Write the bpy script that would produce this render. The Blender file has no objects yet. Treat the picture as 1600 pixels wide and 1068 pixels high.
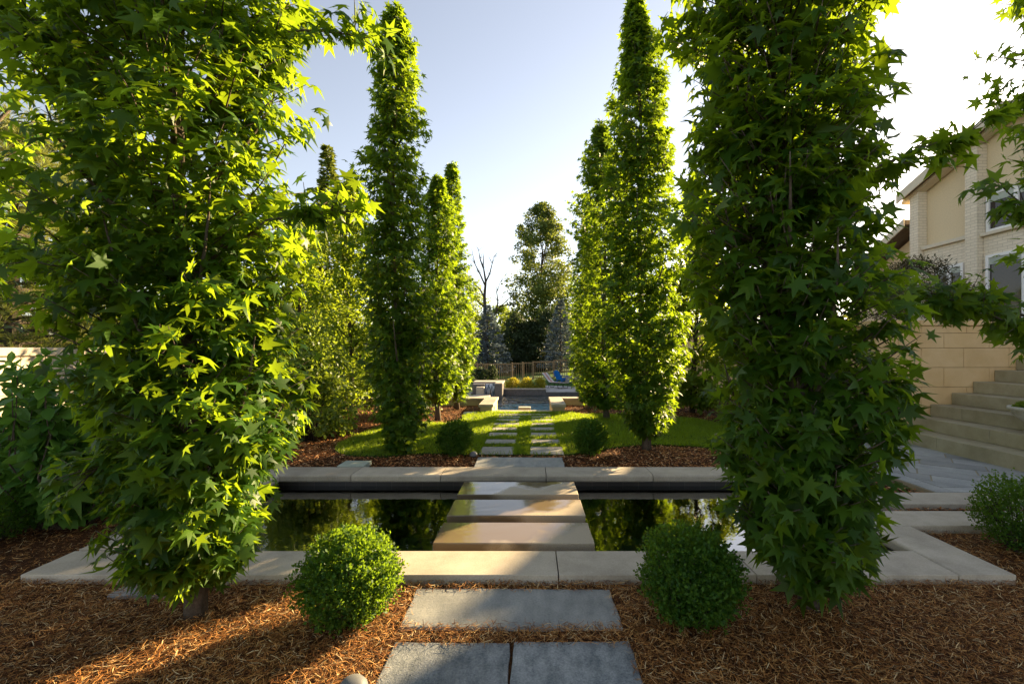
import bpy, bmesh, math, random
import numpy as np
from mathutils import Vector, Matrix, noise as mnoise

C = bpy.context.scene.collection
R = math.radians
rng = np.random.default_rng(7)
random.seed(7)
CAM_H, F_PX, VX, VY = 1.2, 711.0, 829.0, 547.0

def G(px, py, z=0.0):
    """ground point (height z) that the photograph shows at px, py"""
    d = F_PX * (CAM_H - z) / (py - VY)
    return Vector(((px - VX) / F_PX * d, d, z))

def AX(px, d):
    return (px - VX) / F_PX * d

def AZ(py, d):
    return CAM_H + (VY - py) / F_PX * d

# ------------------------------------------------------------------ objects
def tag(o, label=None, cat=None, group=None, kind=None):
    if label: o['label'] = label
    if cat: o['category'] = cat
    if group: o['group'] = group
    if kind: o['kind'] = kind
    return o

def empty(name, loc, label, cat, group=None):
    o = bpy.data.objects.new(name, None)
    o.location = loc
    o.empty_display_size = 0.1
    C.objects.link(o)
    return tag(o, label, cat, group, 'thing')

def world_loc(p):
    v = Vector((0, 0, 0))
    while p is not None:
        v += p.location
        p = p.parent
    return v

def mk(name, V, F, mat, parent=None, smooth=False, kind=None):
    """one mesh object from vertices and faces given in world coordinates"""
    V = np.asarray(V, dtype=np.float64).reshape(-1, 3)
    if parent is not None:
        V = V - np.array(world_loc(parent))
    me = bpy.data.meshes.new(name)
    if isinstance(F, np.ndarray):
        nf, k = F.shape
        me.vertices.add(len(V)); me.vertices.foreach_set('co', V.astype(np.float32).ravel())
        me.loops.add(nf * k); me.loops.foreach_set('vertex_index', F.astype(np.int32).ravel())
        me.polygons.add(nf)
        me.polygons.foreach_set('loop_start', np.arange(0, nf * k, k, dtype=np.int32))
        me.polygons.foreach_set('loop_total', np.full(nf, k, dtype=np.int32))
        me.update(calc_edges=True)
    else:
        me.from_pydata(V.tolist(), [], [tuple(int(i) for i in f) for f in F])
        me.update()
    if smooth:
        me.polygons.foreach_set('use_smooth', np.ones(len(me.polygons), dtype=bool))
    for m in (mat if isinstance(mat, (list, tuple)) else [mat]):
        me.materials.append(m)
    o = bpy.data.objects.new(name, me)
    C.objects.link(o)
    if parent is not None: o.parent = parent
    if kind: o['kind'] = kind
    return o

def copy_tree(o, parent=None):
    c = o.copy(); C.objects.link(c); c.parent = parent
    for ch in list(o.children):
        copy_tree(ch, c)
    return c

class MB:
    """collects shapes for one mesh"""
    def __init__(s): s.V = []; s.F = []
    def add(s, V, F):
        b = len(s.V)
        s.V.extend([tuple(v) for v in V]); s.F.extend([tuple(i + b for i in f) for f in F])
        return s
    def box(s, x0, x1, y0, y1, z0, z1, b=0.0, jit=0.0, cuts=0):
        return s.add(*bbox(x0, x1, y0, y1, z0, z1, b, jit, cuts))
    def tube(s, pts, rad, n=8):
        return s.add(*tube(pts, rad, n))
    def prism(s, prof, axis, a0, a1):
        """closed 2-D outline pushed from a0 to a1 along an axis (0, 1 or 2)"""
        def P(a, u, v): return ((a, u, v), (u, a, v), (u, v, a))[axis]
        n = len(prof)
        V = [P(a0, *p) for p in prof] + [P(a1, *p) for p in prof]
        F = [(i, (i + 1) % n, n + (i + 1) % n, n + i) for i in range(n)] + [tuple(range(n)), tuple(range(2 * n - 1, n - 1, -1))]
        return s.add(V, F)
    def make(s, name, mat, parent=None, smooth=False, kind=None):
        o = mk(name, s.V, s.F, mat, parent, smooth, kind)
        bm = bmesh.new(); bm.from_mesh(o.data)
        bmesh.ops.recalc_face_normals(bm, faces=bm.faces)
        bm.to_mesh(o.data); bm.free()
        return o

def bbox(x0, x1, y0, y1, z0, z1, b=0.0, jit=0.0, cuts=0):
    bm = bmesh.new()
    bmesh.ops.create_cube(bm, size=1.0)
    for v in bm.verts:
        v.co = Vector((x0 + (v.co.x + .5) * (x1 - x0), y0 + (v.co.y + .5) * (y1 - y0), z0 + (v.co.z + .5) * (z1 - z0)))
    if jit:
        for v in bm.verts:
            v.co += Vector((random.uniform(-jit, jit), random.uniform(-jit, jit), 0))
    if cuts:
        bmesh.ops.subdivide_edges(bm, edges=[e for e in bm.edges if abs(e.verts[0].co.z - e.verts[1].co.z) < 1e-6], cuts=cuts, use_grid_fill=True)
    if b > 0:
        ed = [e for e in bm.edges if len(e.link_faces) == 2 and e.link_faces[0].normal.angle(e.link_faces[1].normal, 0) > 0.8]
        bmesh.ops.bevel(bm, geom=ed, offset=b, segments=2, profile=0.5, affect='EDGES')
    if cuts and jit:
        for v in bm.verts:
            n = mnoise.noise_vector(v.co * 14.0)
            v.co += Vector((n.x, n.y, n.z * .35)) * jit * 1.1
    V = [v.co[:] for v in bm.verts]; F = [[v.index for v in f.verts] for f in bm.faces]
    bm.free()
    return V, F

def tube(pts, rad, n=8):
    pts = [Vector(p) for p in pts]
    if not hasattr(rad, '__len__'): rad = [rad] * len(pts)
    V, F = [], []
    ref = None
    for i, p in enumerate(pts):
        t = (pts[min(i + 1, len(pts) - 1)] - pts[max(i - 1, 0)]).normalized()
        if ref is None:
            ref = Vector((1, 0, 0)) if abs(t.x) < .8 else Vector((0, 1, 0))
        a = (ref - t * ref.dot(t)).normalized(); bb = t.cross(a); ref = a
        for k in range(n):
            w = 2 * math.pi * k / n
            V.append(p + (a * math.cos(w) + bb * math.sin(w)) * rad[i])
    for i in range(len(pts) - 1):
        for k in range(n):
            k2 = (k + 1) % n
            F.append((i * n + k, i * n + k2, (i + 1) * n + k2, (i + 1) * n + k))
    F.append(tuple(range(n - 1, -1, -1))); F.append(tuple(range((len(pts) - 1) * n, len(pts) * n)))
    return V, F

# ---------------------------------------------------------------- materials
MATS = {}
def new_mat(name):
    m = bpy.data.materials.new(name); m.use_nodes = True
    nt = m.node_tree
    for n in list(nt.nodes): nt.nodes.remove(n)
    out = nt.nodes.new('ShaderNodeOutputMaterial')
    MATS[name] = m
    return m, nt, out

def N(nt, typ, ins=None, **props):
    n = nt.nodes.new(typ)
    for k, v in props.items(): setattr(n, k, v)
    for k, v in (ins or {}).items():
        if hasattr(v, 'is_output') or isinstance(v, bpy.types.NodeSocket): nt.links.new(v, n.inputs[k])
        else: n.inputs[k].default_value = v
    return n

def ramp(nt, fac, stops):
    n = nt.nodes.new('ShaderNodeValToRGB')
    cr = n.color_ramp
    while len(cr.elements) < len(stops): cr.elements.new(0.5)
    for e, (p, c) in zip(cr.elements, stops):
        e.position = p; e.color = (*c, 1) if len(c) == 3 else c
    nt.links.new(fac, n.inputs[0])
    return n.outputs[0]

def c4(c): return (*c, 1.0)

def stone(name, dark, light, rough=.75, scale=6.0, grain=220.0, stretch=(1, 1, 1), bump=.25, spots=0.0, spec=.3, island=False):
    m, nt, out = new_mat(name)
    tc = N(nt, 'ShaderNodeTexCoord')
    oi = N(nt, 'ShaderNodeObjectInfo')
    off = N(nt, 'ShaderNodeVectorMath', {0: oi.outputs['Location'], 1: tc.outputs['Object']}, operation='ADD')
    mp = N(nt, 'ShaderNodeMapping', {'Vector': off.outputs[0], 'Scale': stretch})
    n1 = N(nt, 'ShaderNodeTexNoise', {'Vector': mp.outputs[0], 'Scale': scale, 'Detail': 6.0, 'Roughness': .62})
    n2 = N(nt, 'ShaderNodeTexNoise', {'Vector': off.outputs[0], 'Scale': grain, 'Detail': 2.0, 'Roughness': .7})
    mx = N(nt, 'ShaderNodeMix', {0: .45, 2: n1.outputs[0], 3: n2.outputs[0]}, data_type='FLOAT')
    col = ramp(nt, mx.outputs[0], [(.34, dark), (.66, light)])
    if spots:
        n3 = N(nt, 'ShaderNodeTexNoise', {'Vector': off.outputs[0], 'Scale': 2.3, 'Detail': 5.0, 'Roughness': .7})
        f = ramp(nt, n3.outputs[0], [(.48, (0, 0, 0)), (.68, (spots,) * 3)])
        col = N(nt, 'ShaderNodeMix', {0: f, 6: col, 7: c4([x * .5 for x in dark])}, data_type='RGBA').outputs[2]
    # slight shift of tone from stone to stone
    src = N(nt, 'ShaderNodeNewGeometry').outputs['Random Per Island'] if island else oi.outputs['Random']
    var = N(nt, 'ShaderNodeMapRange', {0: src, 3: .74 if island else .88, 4: 1.16 if island else 1.1})
    hsv = N(nt, 'ShaderNodeHueSaturation', {'Color': col, 'Value': var.outputs[0]})
    bp = N(nt, 'ShaderNodeBump', {'Height': mx.outputs[0], 'Strength': bump, 'Distance': .006})
    p = N(nt, 'ShaderNodeBsdfPrincipled', {'Base Color': hsv.outputs[0], 'Roughness': rough, 'Normal': bp.outputs[0], 'Specular IOR Level': spec})
    nt.links.new(p.outputs[0], out.inputs[0])
    return m

def plain(name, col, rough=.5, metal=0.0, var=.12, scale=9.0, spec=.4):
    m, nt, out = new_mat(name)
    tc = N(nt, 'ShaderNodeTexCoord')
    n1 = N(nt, 'ShaderNodeTexNoise', {'Vector': tc.outputs['Object'], 'Scale': scale, 'Detail': 5.0})
    col1 = ramp(nt, n1.outputs[0], [(.3, [x * (1 - var) for x in col]), (.7, [min(1, x * (1 + var)) for x in col])])
    bp = N(nt, 'ShaderNodeBump', {'Height': n1.outputs[0], 'Strength': .08, 'Distance': .01})
    p = N(nt, 'ShaderNodeBsdfPrincipled', {'Base Color': col1, 'Roughness': rough, 'Metallic': metal, 'Normal': bp.outputs[0], 'Specular IOR Level': spec})
    nt.links.new(p.outputs[0], out.inputs[0])
    return m

def leaf_mat(name, stops, trans, tfac=.45, rough=.42, spec=.45):
    """thin leaf: reflects from its face, lets light through; tone differs from leaf to leaf"""
    m, nt, out = new_mat(name)
    g = N(nt, 'ShaderNodeNewGeometry')
    tc = N(nt, 'ShaderNodeTexCoord')
    n1 = N(nt, 'ShaderNodeTexNoise', {'Vector': tc.outputs['Object'], 'Scale': 2.2, 'Detail': 3.0})
    f = N(nt, 'ShaderNodeMix', {0: .4, 2: g.outputs['Random Per Island'], 3: n1.outputs[0]}, data_type='FLOAT')
    col = ramp(nt, f.outputs[0], stops)
    p = N(nt, 'ShaderNodeBsdfPrincipled', {'Base Color': col, 'Roughness': rough, 'Specular IOR Level': spec})
    tcol = N(nt, 'ShaderNodeMix', {0: .35, 6: c4(trans), 7: col}, data_type='RGBA')
    t = N(nt, 'ShaderNodeBsdfTranslucent', {'Color': tcol.outputs[2]})
    mx = N(nt, 'ShaderNodeMixShader', {0: tfac, 1: p.outputs[0], 2: t.outputs[0]})
    nt.links.new(mx.outputs[0], out.inputs[0])
    return m

def chips(name, stops, rough=.85):
    m, nt, out = new_mat(name)
    g = N(nt, 'ShaderNodeNewGeometry')
    col = ramp(nt, g.outputs['Random Per Island'], stops)
    p = N(nt, 'ShaderNodeBsdfPrincipled', {'Base Color': col, 'Roughness': rough, 'Specular IOR Level': .2})
    nt.links.new(p.outputs[0], out.inputs[0])
    return m

def water(name, tint, scale, strength, rough=.015, ior=2.0, dist=.02):
    m, nt, out = new_mat(name)
    tc = N(nt, 'ShaderNodeTexCoord')
    n1 = N(nt, 'ShaderNodeTexNoise', {'Vector': tc.outputs['Object'], 'Scale': scale, 'Detail': 3.0, 'Roughness': .55})
    bp = N(nt, 'ShaderNodeBump', {'Height': n1.outputs[0], 'Strength': strength, 'Distance': dist})
    fr = N(nt, 'ShaderNodeFresnel', {'IOR': ior, 'Normal': bp.outputs[0]})
    gl = N(nt, 'ShaderNodeBsdfGlossy', {'Color': (1, 1, 1, 1), 'Roughness': rough, 'Normal': bp.outputs[0]})
    tr = N(nt, 'ShaderNodeBsdfTransparent', {'Color': c4(tint)})
    mx = N(nt, 'ShaderNodeMixShader', {0: fr.outputs[0], 1: tr.outputs[0], 2: gl.outputs[0]})
    nt.links.new(mx.outputs[0], out.inputs[0])
    return m

LIME = stone('limestone', (.37, .315, .24), (.55, .485, .385), rough=.72, scale=4.0, grain=110, bump=.3, spots=.4)
BLUE = stone('bluestone', (.085, .10, .11), (.34, .35, .345), rough=.62, scale=9, grain=130, stretch=(2.2, 1, 1), bump=1.0, spots=.45)
BLUEPALE = stone('bluestone_pale', (.19, .20, .195), (.37, .365, .34), rough=.66, scale=6, grain=110, stretch=(2.5, 1, 1), bump=.4, spots=.4)
PAVER = stone('lawn_stone', (.28, .265, .235), (.42, .395, .345), rough=.75, scale=5, grain=150, bump=.3, spots=.4)
FLAG = stone('patio_stone', (.22, .23, .23), (.38, .375, .35), rough=.7, scale=3, grain=90, bump=.35, spots=.3, island=True)
WALLST = stone('sawn_sandstone', (.66, .42, .18), (.80, .57, .31), rough=.8, scale=2.6, grain=200, bump=.22, spots=.12)
STAIRST = stone('stair_stone', (.27, .23, .135), (.43, .38, .26), rough=.75, scale=5, grain=280, bump=.25, spots=.25)
PIERST = stone('pier_stone', (.42, .32, .16), (.56, .46, .27), rough=.8, scale=3, grain=120, bump=.3, spots=.2)
TILE = stone('pool_tile', (.07, .065, .065), (.20, .18, .17), rough=.4, scale=14, grain=60, bump=.5)
BASIN = stone('pond_lining', (.03, .075, .075), (.07, .13, .125), rough=.7, scale=5, grain=90, bump=.3)
SHELF = stone('pond_silt', (.14, .16, .11), (.24, .25, .17), rough=.8, scale=3, grain=80, bump=.3)
SOIL = stone('bark_soil', (.030, .016, .009), (.10, .052, .025), rough=.95, scale=9, grain=120, bump=.9, spec=.1)
TURF = stone('turf_soil', (.018, .032, .008), (.045, .075, .014), rough=.95, scale=12, grain=160, bump=.9, spec=.1)
LAND = stone('meadow', (.02, .035, .01), (.045, .07, .018), rough=.95, scale=.3, grain=9, bump=.3, spec=.1)
STUCCO = plain('stucco', (.66, .54, .35), .9, var=.06, scale=30)
TRIM = plain('cream_trim', (.62, .55, .42), .7, var=.05)
WHITE = plain('white_paint', (.78, .77, .74), .45, var=.04)
DECK = stone('pool_deck_stone', (.34, .32, .30), (.45, .43, .40), rough=.7, scale=2, grain=60)
CASTS = plain('cast_stone', (.48, .45, .38), .85, var=.15, scale=40)
BARK = stone('grey_bark', (.055, .042, .030), (.17, .135, .10), rough=.9, scale=10, grain=70, stretch=(4, 4, .7), bump=1.0, spec=.15)
BARKD = stone('dark_bark', (.03, .024, .018), (.08, .064, .048), rough=.9, scale=10, grain=60, stretch=(3, 3, .6), bump=.9, spec=.15)
WOOD = stone('weathered_wood', (.17, .11, .055), (.30, .20, .11), rough=.8, scale=6, grain=60, stretch=(5, 5, .5), bump=.3)
BLUEP = plain('blue_plastic', (.012, .17, .62), .4, var=.06)
BLACKM = plain('black_metal', (.012, .012, .012), .4, var=.2, metal=.0)
GREYM = plain('grey_metal', (.13, .135, .14), .55)
LIDM = plain('pale_green_plastic', (.36, .40, .34), .6)
SHING = stone('roof_shingle', (.10, .085, .07), (.20, .17, .14), rough=.9, scale=8, grain=60, bump=.5)
GLASSM = plain('dark_window_glass', (.03, .02, .017), .04, var=.3, scale=1.0, spec=.6)
BLIND = plain('roller_blind', (.38, .42, .36), .8)

m, nt, out = new_mat('white_brick'); WBRICK = m
tc = N(nt, 'ShaderNodeTexCoord')
sx = N(nt, 'ShaderNodeSeparateXYZ', {0: tc.outputs['Object']})
ad = N(nt, 'ShaderNodeMath', {0: sx.outputs[0], 1: sx.outputs[1]}, operation='ADD')
cx = N(nt, 'ShaderNodeCombineXYZ', {0: ad.outputs[0], 1: sx.outputs[2]})
bt = N(nt, 'ShaderNodeTexBrick', {'Vector': cx.outputs[0], 'Color1': (.76, .67, .52, 1), 'Color2': (.68, .60, .46, 1), 'Mortar': (.52, .45, .34, 1), 'Scale': 1.0,
                                  'Brick Width': .22, 'Row Height': .075, 'Mortar Size': .006})
bp = N(nt, 'ShaderNodeBump', {'Height': bt.outputs[1], 'Strength': .5, 'Distance': -.006})
p = N(nt, 'ShaderNodeBsdfPrincipled', {'Base Color': bt.outputs[0], 'Roughness': .85, 'Normal': bp.outputs[0]})
nt.links.new(p.outputs[0], out.inputs[0])

m, nt, out = new_mat('dark_pond_tile'); PTILE = m
tc = N(nt, 'ShaderNodeTexCoord')
sx = N(nt, 'ShaderNodeSeparateXYZ', {0: tc.outputs['Object']})
ad = N(nt, 'ShaderNodeMath', {0: sx.outputs[0], 1: sx.outputs[1]}, operation='ADD')
cx = N(nt, 'ShaderNodeCombineXYZ', {0: ad.outputs[0], 1: sx.outputs[2]})
bt = N(nt, 'ShaderNodeTexBrick', {'Vector': cx.outputs[0], 'Color1': (.022, .018, .014, 1), 'Color2': (.035, .027, .02, 1), 'Mortar': (.055, .046, .036, 1), 'Scale': 1.0,
                                  'Brick Width': .15, 'Row Height': .075, 'Mortar Size': .003})
p = N(nt, 'ShaderNodeBsdfPrincipled', {'Base Color': bt.outputs[0], 'Roughness': .4})
nt.links.new(p.outputs[0], out.inputs[0])

# stone with a thin film of water standing on it, drying out towards its right end
m, nt, out = new_mat('wet_limestone'); WET = m
tc = N(nt, 'ShaderNodeTexCoord'); oi = N(nt, 'ShaderNodeObjectInfo')
off = N(nt, 'ShaderNodeVectorMath', {0: oi.outputs['Location'], 1: tc.outputs['Object']}, operation='ADD')
n1 = N(nt, 'ShaderNodeTexNoise', {'Vector': off.outputs[0], 'Scale': 2.2, 'Detail': 3.0})
n2 = N(nt, 'ShaderNodeTexNoise', {'Vector': off.outputs[0], 'Scale': 230.0, 'Detail': 2.0})
sx = N(nt, 'ShaderNodeSeparateXYZ', {0: tc.outputs['Object']})
# the slabs drain towards their near right corner
mul = N(nt, 'ShaderNodeMath', {0: sx.outputs[0], 1: -.55}, operation='MULTIPLY')
mul2 = N(nt, 'ShaderNodeMath', {0: sx.outputs[1], 1: .9, 2: mul.outputs[0]}, operation='MULTIPLY_ADD')
wet0 = N(nt, 'ShaderNodeMath', {0: mul2.outputs[0], 1: n1.outputs[0]}, operation='ADD')
wet = ramp(nt, wet0.outputs[0], [(.30, (0, 0, 0)), (.44, (1, 1, 1))])
cd = ramp(nt, n2.outputs[0], [(.3, (.33, .265, .18)), (.7, (.46, .385, .28))])
cw = N(nt, 'ShaderNodeMix', {0: wet, 6: cd, 7: (.16, .12, .075, 1)}, data_type='RGBA')
rg = N(nt, 'ShaderNodeMapRange', {0: wet, 3: .5, 4: .035})
inv = N(nt, 'ShaderNodeMapRange', {0: wet, 3: .25, 4: .015})
bp = N(nt, 'ShaderNodeBump', {'Height': n2.outputs[0], 'Strength': inv.outputs[0], 'Distance': .004})
p = N(nt, 'ShaderNodeBsdfPrincipled', {'Base Color': cw.outputs[2], 'Roughness': rg.outputs[0], 'Normal': bp.outputs[0], 'IOR': 1.5, 'Specular IOR Level': .5})
nt.links.new(p.outputs[0], out.inputs[0])

POND = water('pond_water', (.40, .64, .60), 10.0, .04, ior=3.0)
POOL = water('pool_water', (.45, .72, .76), 2.2, 1.0, rough=.04, ior=1.35, dist=.2)
POOLB = plain('pool_plaster', (.20, .66, .74), .7, var=.3, scale=2)

m, nt, out = new_mat('cascade_water'); CASC = m
tc = N(nt, 'ShaderNodeTexCoord')
mp = N(nt, 'ShaderNodeMapping', {'Vector': tc.outputs['Object'], 'Scale': (9, 9, 1.2)})
n1 = N(nt, 'ShaderNodeTexNoise', {'Vector': mp.outputs[0], 'Scale': 2.0, 'Detail': 4.0})
col = ramp(nt, n1.outputs[0], [(.42, (.05, .07, .10)), (.62, (.55, .60, .68))])
p = N(nt, 'ShaderNodeBsdfPrincipled', {'Base Color': col, 'Roughness': .15})
nt.links.new(p.outputs[0], out.inputs[0])

m, nt, out = new_mat('striped_fabric'); FABRIC = m
tc = N(nt, 'ShaderNodeTexCoord')
sx = N(nt, 'ShaderNodeSeparateXYZ', {0: tc.outputs['Object']})
ab = N(nt, 'ShaderNodeMath', {0: sx.outputs[1]}, operation='ABSOLUTE')
col = ramp(nt, ab.outputs[0], [(0, (.45, .04, .04)), (.035, (.62, .60, .52)), (.05, (.62, .60, .52)), (.075, (.45, .04, .04)), (.10, (.62, .60, .52))])
for e in col.node.color_ramp.elements: pass
col.node.color_ramp.interpolation = 'CONSTANT'
p = N(nt, 'ShaderNodeBsdfPrincipled', {'Base Color': col, 'Roughness': .9})
nt.links.new(p.outputs[0], out.inputs[0])

GUM = leaf_mat('sweetgum_leaf', [(.2, (.016, .054, .007)), (.5, (.034, .098, .010)), (.78, (.070, .152, .012)), (.93, (.15, .18, .018))], (.42, .58, .014), .52, rough=.46, spec=.28)
BOXL = leaf_mat('boxwood_leaf', [(.2, (.011, .046, .007)), (.5, (.026, .088, .011)), (.8, (.072, .155, .015))], (.36, .54, .02), .42, rough=.5, spec=.22)
HYDR = leaf_mat('hydrangea_leaf', [(.2, (.045, .135, .018)), (.8, (.13, .27, .035))], (.24, .44, .04), .4, rough=.5)
VIB = leaf_mat('viburnum_leaf', [(.2, (.045, .10, .012)), (.8, (.13, .20, .025))], (.40, .50, .03), .45, rough=.5)
YELL = leaf_mat('sunny_leaf', [(.2, (.035, .09, .008)), (.8, (.11, .18, .014))], (.46, .56, .02), .5, rough=.5, spec=.25)
GOLD = leaf_mat('golden_shrub_leaf', [(.2, (.24, .23, .015)), (.8, (.46, .40, .035))], (.60, .52, .03), .4, rough=.6)
POPL = leaf_mat('far_leaf', [(.2, (.05, .095, .015)), (.8, (.11, .165, .03))], (.30, .34, .04), .42, rough=.5)
DARKL = leaf_mat('evergreen_needle', [(.2, (.016, .032, .010)), (.8, (.035, .06, .016))], (.09, .13, .02), .25, rough=.6)
SPRUCE = leaf_mat('blue_spruce_needle', [(.2, (.085, .12, .135)), (.8, (.20, .25, .27))], (.12, .16, .16), .2, rough=.6)
PINE = leaf_mat('pine_needle', [(.2, (.07, .10, .018)), (.8, (.16, .18, .03))], (.34, .36, .05), .4, rough=.5)
MAPLE = leaf_mat('dark_maple_leaf', [(.2, (.024, .024, .007)), (.8, (.055, .045, .012))], (.14, .12, .02), .3, rough=.6)
GRASS = leaf_mat('grass_blade', [(.2, (.040, .105, .006)), (.8, (.13, .23, .012))], (.52, .66, .018), .5, rough=.5)
MULCHF = chips('shredded_bark', [(.0, (.04, .015, .006)), (.34, (.18, .066, .016)), (.64, (.38, .16, .04)), (.87, (.52, .28, .09)), (1.0, (.66, .52, .29))])
MULCHC = chips('bark_chips', [(.0, (.06, .02, .008)), (.45, (.26, .095, .03)), (.8, (.48, .21, .07)), (1.0, (.66, .44, .23))])

# ------------------------------------------------------------ leaf builders
def unit(a):
    return a / np.maximum(np.linalg.norm(a, axis=-1, keepdims=True), 1e-9)

def star_template():
    c = np.array((.34, 0.0))
    pol = [(180, .34), (146, .17), (116, .50), (88, .25), (57, .68), (29, .29), (0, .76), (-29, .29), (-57, .68), (-88, .25), (-116, .50), (-146, .17)]
    P = [(c[0] + r * math.cos(R(a)), c[1] + r * math.sin(R(a))) for a, r in pol]
    P = np.array([tuple(c)] + P)
    w = -.42 * ((P[:, 0] - .34) ** 2 + .8 * P[:, 1] ** 2) + .05
    T = np.column_stack([P, w])
    n = len(pol)
    F = np.array([(0, 1 + i, 1 + (i + 1) % n) for i in range(n)])
    return T, F
STAR = star_template()
OVAL = (np.array([(0, 0, 0), (.35, .27, .06), (.75, .20, .02), (1, 0, -.08), (.75, -.20, .02), (.35, -.27, .06), (.4, 0, -.03), (.75, 0, -.06)]),
        np.array([(0, 6, 1), (1, 6, 2), (2, 6, 7), (2, 7, 3), (7, 4, 3), (6, 4, 7), (6, 5, 4), (0, 5, 6)]))
KITE = (np.array([(0, 0, 0), (.55, .32, .05), (1, 0, -.05), (.55, -.32, .05)]), np.array([(0, 1, 2), (0, 2, 3)]))
NEEDLE = (np.array([(0, .5, 0), (0, -.5, 0), (1, 0, -.1)]), np.array([(0, 1, 2)]))

def leaves(P, M, NR, S, tmpl, wid=1.0, curl=None):
    """instances of a leaf outline as plain geometry: base point, midrib direction, normal and size per leaf"""
    T, F = tmpl
    M = unit(M); L = unit(np.cross(NR, M)); NN = np.cross(M, L)
    S = np.asarray(S).reshape(-1, 1, 1)
    cu = 1.0 if curl is None else np.asarray(curl).reshape(-1, 1, 1)
    V = P[:, None, :] + S * (T[None, :, 0:1] * M[:, None, :] + wid * T[None, :, 1:2] * L[:, None, :] + cu * T[None, :, 2:3] * NN[:, None, :])
    k = len(T)
    FF = (F[None, :, :] + (np.arange(len(P)) * k)[:, None, None]).reshape(-1, F.shape[1])
    return V.reshape(-1, 3), FF

UP = np.array((0, 0, 1.0))

def twig_leaves(A, B, out, K, size, r, tmpl=STAR, droop=.5, spread=.8, petiole=.35, wid=1.0):
    """leaves set alternately along twigs A -> B"""
    n = len(A)
    t = (np.arange(K)[None, :] + r.uniform(0, 1, (n, K))) / K
    t = .18 + .84 * t
    P = A[:, None, :] * (1 - t[..., None]) + B[:, None, :] * t[..., None]
    d = unit(B - A)[:, None, :]
    side = unit(np.cross(d, UP + r.normal(0, .3, (n, K, 3))))
    sg = np.where((np.arange(K) % 2) == 0, 1.0, -1.0)[None, :, None]
    M = d * .45 + side * sg * spread + out[:, None, :] * .45 - UP * droop + r.normal(0, .38, (n, K, 3))
    M = unit(M)
    NR = UP * .75 + out[:, None, :] * .55 + r.normal(0, .45, (n, K, 3))
    S = size * r.uniform(.48, 1.22, (n, K)) * (1.08 - .3 * t)
    P = P + (M * .5 + UP * .3) * (petiole * size)
    return leaves(P.reshape(-1, 3), M.reshape(-1, 3), NR.reshape(-1, 3), S.reshape(-1), tmpl, wid, r.uniform(.1, 2.4, n * K))

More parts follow.
